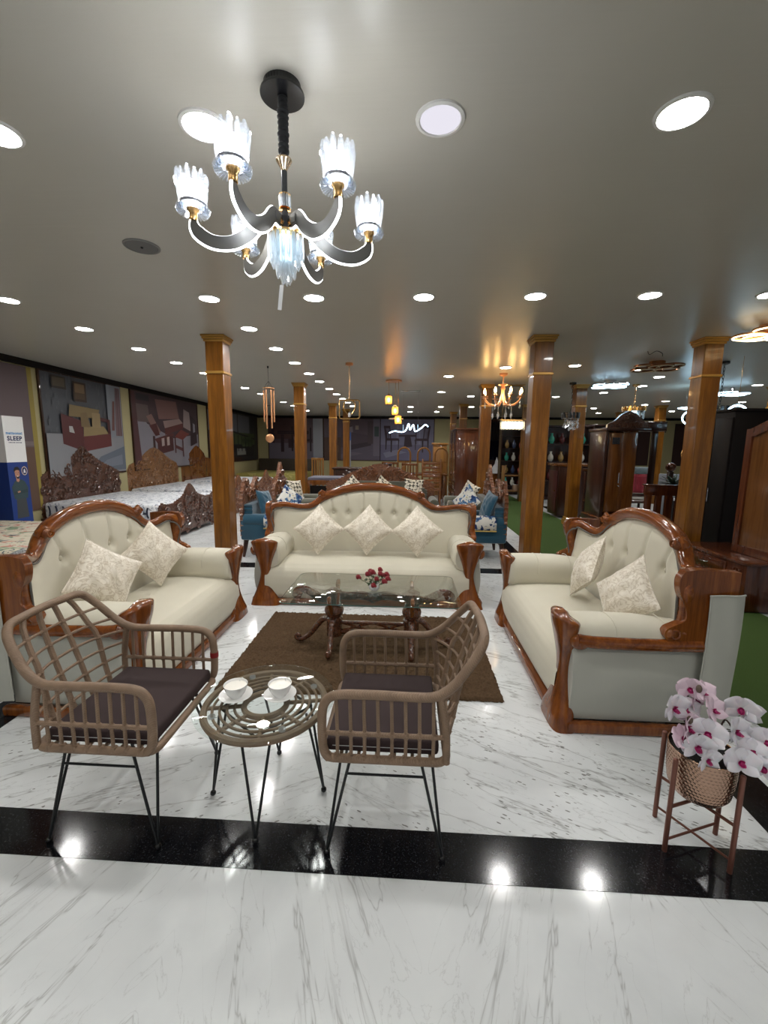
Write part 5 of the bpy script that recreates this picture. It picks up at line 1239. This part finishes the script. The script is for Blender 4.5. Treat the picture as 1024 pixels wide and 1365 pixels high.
t = thing('red_cloth', 'bright red cloth hung over the chair behind the canopy frame', 'cloth', (4.72, 8.88, 0)); mb = MB(); mb.surf(lambda u, v: (lerp(-.16, .16, u), .01 * math.sin(u * 9), lerp(.64, 1.02, v)), 14, 6); o = obj('cloth', mb, fabric('crimson', srgb(128, 18, 34)), t)
o.modifiers.new('s', 'SOLIDIFY').thickness = .02
mb = MB(); mb.box((0, .02, 1.09), (.3, .1, .14), r=.03); obj('grey_fold', mb, fabric('slate', srgb(92, 104, 108)), t, label='grey folded cloth at the top')
t = thing('slatted_bedend', 'brown slatted wooden bed end between the canopy cabinet and the right pillar', 'bed end', (3.72, 6.25, 0), D2R(-6))
mb = MB(); mb.box((0, 0, .93), (.66, .05, .14), r=.01); obj('top_rail', mb, M['red_wood'], t)
mb = MB(); mb.box((0, -.002, 1.008), (.70, .07, .02), r=.006); obj('cap', mb, M['red_wood'], t)
for q in range(5): mb = MB(); mb.box((-.27 + q * .135, 0, .52), (.09, .035, .70), r=.006); obj('slat', mb, M['red_wood'], t)
mb = MB(); mb.box((0, 0, .12), (.66, .05, .14), r=.01); obj('bottom_rail', mb, M['red_wood'], t)
t = thing('green_plant', 'dark green leafy plant on a stand behind the slatted bed end', 'plant', (4.12, 6.85, 0))
mb = MB(); mb.lathe([(.12, 0), (.10, .02), (.03, .05), (.03, .78), (.1, .82), (.1, .84), (.001, .84)], 14); obj('stand', mb, M['dark_wood'], t)
mb = MB(); mb.lathe([(.07, .84), (.1, .92), (.11, .98), (.001, .98)], 16); obj('pot', mb, M['dark_wood'], t)
mb = MB()
for k in range(26):
    a = rr.uniform(0, TAU); mb.X = Matrix.Translation((0, 0, .96)) @ Matrix.Rotation(a, 4, 'Z'); petal(mb, rr.uniform(.14, .24), .03, Matrix.Rotation(rr.uniform(-1.2, -.4), 3, 'X'), -.4)
obj('leaves', mb, plain('deep_leaf', srgb(40, 60, 38), .5), t)
t = thing('round_finial', 'brown wooden ball on a post behind the green plant', 'finial', (4.24, 7.15, 0)); mb = MB(); mb.box((0, 0, .58), (.07, .07, 1.16), r=.006); obj('post', mb, M['dark_wood'], t); mb = MB(); mb.sphere((0, 0, 1.23), .075, 16); obj('ball', mb, M['red_wood'], t)
t = thing('marble_dining_table', 'white topped dark dining table right of the right pillar', 'table', (5.75, 8.3, 0))
mb = MB(); mb.box((0, 0, .56), (1.2, .8, .05), r=.012); obj('top', mb, M['ceramic'], t)
mb = MB(); mb.box((0, 0, .46), (1.1, .7, .14), r=.01); obj('apron', mb, M['black_wood'], t)
for sx in (-1, 1):
    for sy in (-1, 1): mb = MB(); mb.box((sx * .5, sy * .3, .2), (.07, .07, .4), r=.01); obj('leg', mb, M['black_wood'], t)
for i, x in enumerate((-.24, -.12)):
    t = thing('wine_glass', 'stemmed glass on the white topped table, %s from left' % ORD[i], 'glass', (5.75 + x, 8.2, .5851), 0, 'wine glasses')
    mb = MB(); mb.lathe([(.035, 0), (.034, .003), (.004, .006), (.004, .08), (.03, .11), (.034, .16), (.031, .16), (.026, .11), (.001, .09)], 16); obj('glass', mb, M['crystal'], t)
    mb = MB(); mb.lathe([(.0343, .158), (.0343, .161)], 16, caps=False); obj('rim', mb, M['chrome'], t)
dining_chair('dark_dining_chair', 'black curved dining chair at the white topped table', (5.6, 7.6, 0), D2R(0), 'spindle', M['black_wood'], .70, .44, 'chairs of the right display')
t = thing('round_mirror', 'round gilt ornament mirror behind the white topped table', 'mirror', (5.85, 9.3, 0))
mb = MB(); mb.box((0, 0, .5), (.9, .4, 1.0), r=.01); obj('stand', mb, plain('stone_grey', srgb(110, 112, 116), .6), t)
mb = MB(); mb.tube([(.15 * math.cos(TAU * i / 24), 0, 1.42 + .15 * math.sin(TAU * i / 24)) for i in range(24)], .016, 8, True); mb.tube([(0, 0, 1.0), (0, 0, 1.27)], .018, 8); mb.spiral((0, -.01, 1.12), .07, 1.5, .01); obj('gilt_frame', mb, M['gold'], t)
mb = MB(); mb.lathe([(.145, -.006), (.145, .006)], 24); 
mb.v = [(a, c, 1.42 + b) for a, b, c in mb.v]; obj('mirror_glass', mb, plain('dark_mirror', srgb(30, 28, 28), .08), t)
# dressing table and dark wardrobe at the right edge
t = thing('dressing_table', 'brown dressing table with drawers and arched mirror at the right edge', 'dressing table', (3.36, 4.40, .0122))
mb = MB(); mb.box((0, 0, .23), (.48, .88, .44), r=.008); obj('body', mb, M['red_wood'], t)
mb = MB(); mb.loft([[(x, y, z) for x, y in rrect(.27 - e, .47 - e, .05)] for z, e in ((.45, .01), (.455, 0), (.475, 0), (.482, .008))]); obj('top', mb, M['red_wood'], t)
mb = MB(); mb.box((-.02, 0, .02), (.46, .84, .04)); obj('plinth', mb, M['dark_wood'], t)
for y, z, w, h in ((.10, .37, .60, .12), (.25, .22, .30, .13), (.25, .09, .30, .10), (-.06, .16, .26, .25)):
    mb = MB(); mb.box((-.246, y, z), (.016, w, h), r=.006); mb.box((-.256, y, z), (.012, w - .06, h - .04), r=.006); d = obj('drawer', mb, M['red_wood'], t)
    if w > .28:
        mb = MB(); mb.tube(spline([(-.262, y - .07, z), (-.285, y - .04, z - .008), (-.285, y + .04, z - .008), (-.262, y + .07, z)], 4), .005, 8); obj('handle', mb, M['chrome'], d)
mb = MB()
for q in range(3): mb.box((-.25, -.30 - q * .035, .22), (.02, .018, .36), r=.004)
obj('fluted_pilaster', mb, M['red_wood'], t)
arch = [(-.50, .485), (-.50, 1.70), (-.46, 1.70), (-.30, 1.76), (-.12, 1.83), (.0, 1.85)]
hh = [(-y, z) for y, z in arch]; out = [(y, z) for y, z in arch] + [(-y, z) for y, z in arch[-2::-1]]
inn = [(y * .86, lerp(1.0, z, .90) if z > 1 else .56) for y, z in out]
mb = MB(); n = len(out); X0 = -.03
vs = []
for d in (X0, X0 + .05): vs += [(d, y + .06 - .5 + .0, z) for y, z in out] + [(d, y + .06 - .5, z) for y, z in inn]
fs = []
for k in range(2):
    o = k * 2 * n
    for i in range(n): j = (i + 1) % n; fs.append((o + i, o + j, o + n + j, o + n + i))
for i in range(n):
    j = (i + 1) % n; fs.append((i, j, 2 * n + j, 2 * n + i)); fs.append((n + i, n + j, 3 * n + j, 3 * n + i))
mb.add(vs, fs); obj('mirror_frame', mb, M['red_wood'], t, 30)
mb = MB(); mb.add([(X0 + .02, y - .44, z) for y, z in inn], [tuple(range(n))]); obj('mirror_panel', mb, wood('panel_teak', srgb(84, 50, 24), srgb(104, 66, 34), rough=.12, coat=.8), t)
t = thing('price_card', 'white price card standing on the carpet by the dressing table', 'card', (3.32, 3.75, .0125)); mb = MB(); mb.box((0, 0, .16), (.02, .16, .12)); obj('card', mb, M['white_matte'], t); mb = MB(); mb.box((0, 0, .05), (.09, .14, .1), r=.01); obj('block', mb, M['dark_wood'], t)
t = thing('black_wardrobe', 'tall black wardrobe behind the dressing table mirror', 'wardrobe', (4.06, 5.32, 0))
mb = MB(); mb.box((0, 0, .97), (.90, .6, 1.94), r=.008); obj('body', mb, M['black_wood'], t)
mb = MB(); mb.box((0, 0, 1.95), (.94, .64, .03), r=.006); obj('cornice', mb, M['black_wood'], t)
for s in (-1, 1):
    mb = MB(); mb.box((-.456, s * .145, .97), (.016, .27, 1.8), r=.006); d = obj('door', mb, M['black_wood'], t)
    mb = MB(); mb.tube([(-.475, s * .04, .9), (-.475, s * .04, 1.06)], .007, 8); obj('handle', mb, M['chrome'], d)

# ------------------------------------------------------------------ hanging things
t = thing('wind_chime', 'copper tube wind chime hanging beside the left pillar', 'wind chime', (-2.16, 6.71, CEIL)); c0 = CEIL
mb = MB(); mb.tube([(0, 0, 0), (0, 0, -.22)], .003, 6); mb.lathe([(.012, -.03), (.014, 0)], 8)
for i in range(6):
    a = TAU * i / 6; mb.tube([(0, 0, -.22), (.08 * math.cos(a), .08 * math.sin(a), -.33)], .002, 4); mb.tube([(.08 * math.cos(a), .08 * math.sin(a), -.33), (.08 * math.cos(a), .08 * math.sin(a), -.40)], .002, 4)
mb.tube([(0, 0, -.33), (0, 0, -1.06)], .002, 4); obj('cord', mb, M['black_metal'], t)
mb = MB(); mb.lathe([(.09, -.335), (.09, -.325)], 20); obj('top_plate', mb, M['copper_rose'], t)
mb = MB(); mb.lathe([(.035, -.60), (.035, -.59)], 16); obj('striker', mb, M['black_metal'], t)
for i in range(6):
    a = TAU * i / 6 + .3; mb = MB(); mb.tube([(.075 * math.cos(a), .075 * math.sin(a), -.36), (.075 * math.cos(a), .075 * math.sin(a), -.84 - .05 * (i % 3))], .0125, 10); obj('tube', mb, M['copper_rose'], t)
mb = MB(); mb.sphere((0, 0, -1.09), .068, 18, (1, .15, 1)); obj('wind_catcher', mb, M['copper_rose'], t)
t = thing('frame_pendant', 'slim wire pendant with square and loop frames hanging before the far posters', 'pendant lamp', (-.87, 6.47, CEIL))
mb = MB(); mb.lathe([(.055, 0), (.055, -.03), (.02, -.04), (.001, -.04)], 18); obj('canopy', mb, M['copper_rose'], t)
mb = MB(); mb.tube([(0, 0, -.04), (0, 0, -.52)], .006, 8); obj('rod', mb, M['gold'], t)
mb = MB(); sq = [(x, 0, -.66 + z) for x, z in rrect(.15, .135, .03, 3)]; mb.tube(sq, .010, 8, True); obj('square_frame', mb, M['gold'], t)
mb = MB(); mb.tube([(.085 * math.sin(TAU * i / 20) * (1 - .25 * math.cos(TAU * i / 20)), .0, -.63 - .11 * math.cos(TAU * i / 20)) for i in range(20)], .009, 8, True); obj('loop_frame', mb, M['gold'], t)
mb = MB(); mb.box((.0, -.01, -.74), (.035, .002, .06)); obj('price_tag', mb, M['white_matte'], t)
t = thing('amber_pendant', 'three amber glass cylinders on one round plate near the middle of the hall', 'pendant lamp', (-.27, 8.09, CEIL))
mb = MB(); mb.lathe([(.15, 0), (.15, -.025), (.001, -.028)], 24); obj('canopy', mb, M['copper_rose'], t)
amber = clear('amber_glass', (1, .60, .22, 1), .10, 0, .45)
for x, y, z in ((-.09, 0, -.35), (.03, .05, -.54), (.09, -.05, -.71)):
    mb = MB(); mb.tube([(x, y, -.025), (x, y, z + .09)], .004, 6); c = obj('cable', mb, M['gold'], t)
    mb = MB(); mb.lathe([(.02, z + .11), (.025, z + .08), (.06, z + .075), (.06, z + .068), (.001, z + .067)], 18); obj('cap', mb, M['gold'], c)
    mb = MB(); mb.lathe([(.058, z + .068), (.058, z - .075)], 20, caps=False); obj('glass', mb, amber, c)
    mb = MB(); mb.sphere((x * 0, y * 0, z), .024, 10, (1, 1, 1.7)); mb.v = [(a + x, b + y, cc) for a, b, cc in mb.v]; obj('bulb', mb, M['warm'], c)
    for ch in c.children:
        if not ch.name.startswith('bulb'): ch.location = (x, y, 0)
mb = MB(); mb.lathe([(.14, -.69), (.13, -.67), (.001, -.66)], 24, (.05, .12, 0)); obj('pale_shade', mb, plain('pale_shade', srgb(190, 180, 160), .6), t)
t = thing('wave_lamp', 'glowing cyan wave shaped lamp before the lilac poster', 'pendant lamp', (.02, 9.5, CEIL))
P = spline([(-.42, 0, -.90), (-.3, .02, -.86), (-.15, .0, -.88), (-.06, -.02, -.84), (0, .02, -.70), (.03, .0, -.83), (.10, .0, -.72), (.14, .0, -.86), (.26, .02, -.80), (.36, 0, -.72), (.42, 0, -.76)], 6)
mb = MB(); mb.tube(P, .011, 8); obj('wave_led', mb, M['cool'], t)
mb = MB()
for x in (-.12, .2): mb.tube([(x, 0, 0), (x, 0, -.85)], .002, 4)
obj('cable', mb, M['chrome'], t)
mb = MB(); mb.box((.04, 0, -.012), (.42, .08, .024), r=.008); obj('canopy', mb, M['chrome'], t)
t = thing('gold_chandelier', 'lit gold candle chandelier left of the second pillar', 'chandelier', (1.55, 7.34, CEIL))
rose = M['copper_rose']
mb = MB(); mb.lathe([(.07, 0), (.06, -.03), (.02, -.05), (.012, -.06), (.012, -.16), (.07, -.17), (.075, -.18), (.03, -.2), (.04, -.24), (.025, -.27), (.03, -.33), (.05, -.4), (.055, -.43), (.03, -.46), (.001, -.47)], 18); obj('column', mb, rose, t)
for k in range(8):
    a = TAU * k / 8 + .2; X = Matrix.Rotation(a, 4, 'Z')
    P = spline([(.03, 0, -.42), (.10, 0, -.50), (.20, 0, -.50), (.28, 0, -.44), (.31, 0, -.38)], 4)
    mb = MB(); mb.X = X; mb.tube(P, .012, 8); mb.lathe([(.012, -.39), (.055, -.375), (.058, -.37), (.015, -.368), (.014, -.33), (.001, -.33)], 14, (.31, 0, 0)); ar = obj('arm', mb, rose, t)
    mb = MB(); mb.X = X; mb.lathe([(.012, -.33), (.02, -.30), (.012, -.265), (.002, -.245)], 10, (.31, 0, 0)); obj('candle_bulb', mb, M['warm'], ar)
    for dx, zt_, zb_, rr_ in ((.16, -.51, -.72, .024), (.30, -.45, -.55, .016)):
        mb = MB(); mb.X = X; mb.loft([[(dx + q * math.cos(TAU * j / 6), q * math.sin(TAU * j / 6), z) for j in range(6)] for z, q in ((zt_, .002), (lerp(zt_, zb_, .55), .004), (lerp(zt_, zb_, .75), rr_), (zb_, .002))]); obj('drop', mb, M['crystal'], ar)
t = thing('linear_crystal_lamp', 'glowing rectangular crystal lamp below the gold chandelier', 'pendant lamp', (2.03, 8.6, CEIL))
mb = MB(); mb.box((0, 0, -.66), (.50, .14, .02), r=.005)
for x in (-.2, .2): mb.tube([(x, 0, 0), (x, 0, -.66)], .004, 6)
mb.box((0, 0, -.012), (.4, .1, .024), r=.006); obj('frame', mb, M['gold'], t)
mb = MB(); mb.box((0, 0, -.76), (.40, .06, .12), r=.01); obj('light_core', mb, M['warm_soft'], t)
for i in range(14):
    for s in (-1, 1): mb = MB(); mb.box((-.215 + i * .033, s * .055, -.76 - .008 * (i % 2)), (.022, .018, .16), r=.004, seg=1); obj('crystal_rod', mb, M['crystal'], t)
def crystal_drum(label, x, y, top, h, r, mat, cup=False, group='drum chandeliers', lit=None):
    t = thing('drum_chandelier', label, 'chandelier', (x, y, CEIL), 0, group)
    mb = MB(); mb.lathe([(.06, 0), (.06, -.03), (.02, -.045), (.001, -.046)], 16); obj('canopy', mb, mat, t)
    mb = MB()
    for i in range(int(-top / .05)): mb.tube([(.012 * math.cos(a) * (i % 2), .012 * math.cos(a) * (1 - i % 2), -.05 - .05 * i + .03 * math.sin(a)) for a in [TAU * q / 8 for q in range(8)]], .004, 5, True)
    obj('chain', mb, mat, t)
    n = 16
    for i in range(n): a = TAU * i / n; mb = MB(); mb.box((r * math.cos(a), r * math.sin(a), top - h * .16), (.012, r * .26, h * .32), Matrix.Rotation(a, 3, 'Z'), r=.003, seg=1); obj('plate', mb, mat, t)
    mb = MB(); mb.lathe([(r * .98, top - h * .3), (r * .98, top - h * .34), (.01, top - h * .34)], 20, caps=False); obj('ring', mb, M['chrome'], t)
    q = random.Random(3)
    for k in range(44):
        a = q.uniform(0, TAU); rr_ = r * q.uniform(.1, .95); z = top - h * (.4 + .6 * q.random() * (1 - rr_ / r * .5)); mb = MB(); mb.sphere((rr_ * math.cos(a), rr_ * math.sin(a), z), .022, 6, (1, 1, 1.4)); obj('crystal', mb, M['crystal'], t, 10)
    if lit: mb = MB(); mb.sphere((0, 0, top - h * .5), r * .35, 10); obj('bulb', mb, lit, t)
crystal_drum('black plated crystal chandelier between the second and third right pillars', 3.02, 8.3, -.54, .34, .155, M['black_glossy'], lit=M['white_matte'])
crystal_drum('gold plated crystal chandelier above the canopy cabinet', 4.25, 8.5, -.40, .28, .20, M['gold'], lit=M['cool_soft'])
crystal_drum('black plated crystal chandelier beside the glowing crescent lamp', 4.33, 6.35, -.60, .36, .16, M['black_glossy'], lit=M['cool_soft'])
def ring_lamp(label, x, y, rad, n, led, mat, z=-.10, group='flush ring ceiling lamps'):
    t = thing('ring_ceiling_lamp', label, 'ceiling lamp', (x, y, CEIL), 0, group)
    mb = MB(); mb.lathe([(.1, 0), (.1, z + .03), (.001, z + .028)], 20); obj('canopy', mb, mat, t)
    for i in range(n):
        a = TAU * i / n + .3; cx, cy = rad * .55 * math.cos(a), rad * .55 * math.sin(a); rr_ = rad * .45
        mb = MB(); mb.tube([(cx + rr_ * math.cos(TAU * j / 24), cy + rr_ * math.sin(TAU * j / 24), z + .02 * (i % 2)) for j in range(24)], .013, 6, True); h = obj('ring', mb, mat, t)
        mb = MB(); mb.tube([(cx + rr_ * math.cos(TAU * j / 24), cy + rr_ * math.sin(TAU * j / 24), z - .012 + .02 * (i % 2)) for j in range(24)], .007, 6, True); obj('led_ring', mb, led, h)
        mb = MB(); mb.tube([(0, 0, z + .03), (cx, cy, z + .02)], .007, 6); obj('spoke', mb, mat, h)
    return t
ring_lamp('glowing blue-white ring ceiling lamp near the third right pillar', 3.55, 8.0, .30, 6, M['cool'], M['chrome'], -.10)
off = plain('led_off', srgb(196, 180, 150), .4)
ring_lamp('unlit bronze ring ceiling lamp left of the right pillar', 3.43, 6.35, .32, 6, off, metal('bronze', srgb(150, 100, 70), .25), -.09)
ring_lamp('warm glowing ring ceiling lamp at the right edge', 3.50, 4.55, .30, 5, M['warm_soft'], M['copper_rose'], -.09)
ring_lamp('glowing blue-white ring ceiling lamp far right beyond the right pillar', 6.2, 8.9, .34, 5, M['cool'], M['chrome'], -.12)
t = thing('crescent_lamp', 'glowing crescent ring lamp with two lit globes above the white topped table', 'pendant lamp', (4.31, 5.98, CEIL))
mb = MB(); mb.tube([(.14 * math.cos(a), 0, -.76 + .14 * math.sin(a)) for a in [lerp(.5, TAU - .6, i / 28) for i in range(29)]], .013, 8); obj('crescent_led', mb, M['cool'], t)
for x, z in ((-.03, -.70), (.09, -.80)): mb = MB(); mb.sphere((x, -.01, z), .042, 14); obj('globe', mb, M['cool_soft'], t)
mb = MB(); mb.tube([(0, 0, 0), (0, 0, -.62)], .003, 5); mb.tube([(-.1, 0, -.86), (0, 0, -.78), (.03, 0, -.68)], .005, 6); obj('bracket', mb, M['gold'], t)
mb = MB(); mb.box((0, 0, -1.0), (.035, .002, .05)); mb.tube([(0, 0, -.90), (0, 0, -.975)], .0012, 4); obj('price_tag', mb, M['white_matte'], t)
t = thing('oval_led_pendant', 'glowing flat oval lamp left of the right pillar', 'pendant lamp', (5.35, 8.6, CEIL))
mb = MB(); mb.sphere((0, 0, -.42), .24, 18, (1, .5, .10)); obj('oval_led', mb, M['cool'], t)
mb = MB(); mb.tube([(.14 * math.cos(a), 0, -.60 + .12 * math.sin(a)) for a in [TAU * i / 24 for i in range(24)]], .014, 6, True); obj('ring_led', mb, M['cool'], t)
mb = MB()
for x in (-.1, .1): mb.tube([(x, 0, 0), (x, 0, -.42)], .002, 4)
obj('cable', mb, M['chrome'], t)
t = thing('ceiling_cable', 'short loose black cable hanging from the ceiling near the bronze lamp', 'cable', (3.0, 5.6, CEIL)); mb = MB(); mb.tube(spline([(-.05, .1, 0), (-.05, .05, -.05), (.0, 0, -.02), (.06, -.02, -.05), (.05, -.05, -.09)], 5), .004, 6); obj('wire', mb, M['black_metal'], t)
# ------------------------------------------------------------------ camera, world, render settings
F, PITCH, YAW, ROLL = 570., D2R(8.62), D2R(3.0), D2R(.62)
cam = bpy.data.cameras.new('camera'); co = bpy.data.objects.new('camera', cam); COL.objects.link(co)
cam.sensor_fit = 'VERTICAL'; cam.sensor_height = 36; cam.lens = 36 * F / 1365; cam.clip_start = .05; cam.clip_end = 100
fw = Vector((-math.sin(YAW) * math.cos(PITCH), math.cos(YAW) * math.cos(PITCH), -math.sin(PITCH)))
q = fw.to_track_quat('-Z', 'Y').to_matrix().to_4x4()
co.matrix_world = Matrix.Translation((0, 0, 1.5)) @ q @ Matrix.Rotation(ROLL, 4, 'Z')
SC.camera = co
w = bpy.data.worlds.new('World'); SC.world = w; w.use_nodes = True
bg = w.node_tree.nodes['Background']; bg.inputs[0].default_value = (.86, .93, 1, 1); bg.inputs[1].default_value = 0.16
# daylight comes through the open shopfront behind the camera
for x in (-3.8, .6, 5.0, 9.5):
    l = bpy.data.lights.new('shopfront_portal', 'AREA'); l.shape = 'RECTANGLE'; l.size = 3.9; l.size_y = 2.4
    l.cycles.is_portal = True
    o = bpy.data.objects.new('shopfront_portal', l); COL.objects.link(o); o.location = (x, YF - .1, 1.22); o.rotation_euler = (D2R(90), 0, 0)
SC.view_settings.view_transform = 'Standard'; SC.view_settings.look = 'None'; SC.view_settings.gamma = 1; SC.view_settings.exposure = 1.3; SC.view_settings.use_curve_mapping = False
cy = SC.cycles
cy.max_bounces = 10; cy.diffuse_bounces = 4; cy.glossy_bounces = 4; cy.transparent_max_bounces = 24; cy.transmission_bounces = 6
cy.sample_clamp_indirect = 5.0; cy.sample_clamp_direct = 0; cy.caustics_reflective = False; cy.caustics_refractive = False
cy.use_denoising = True; cy.use_light_tree = True
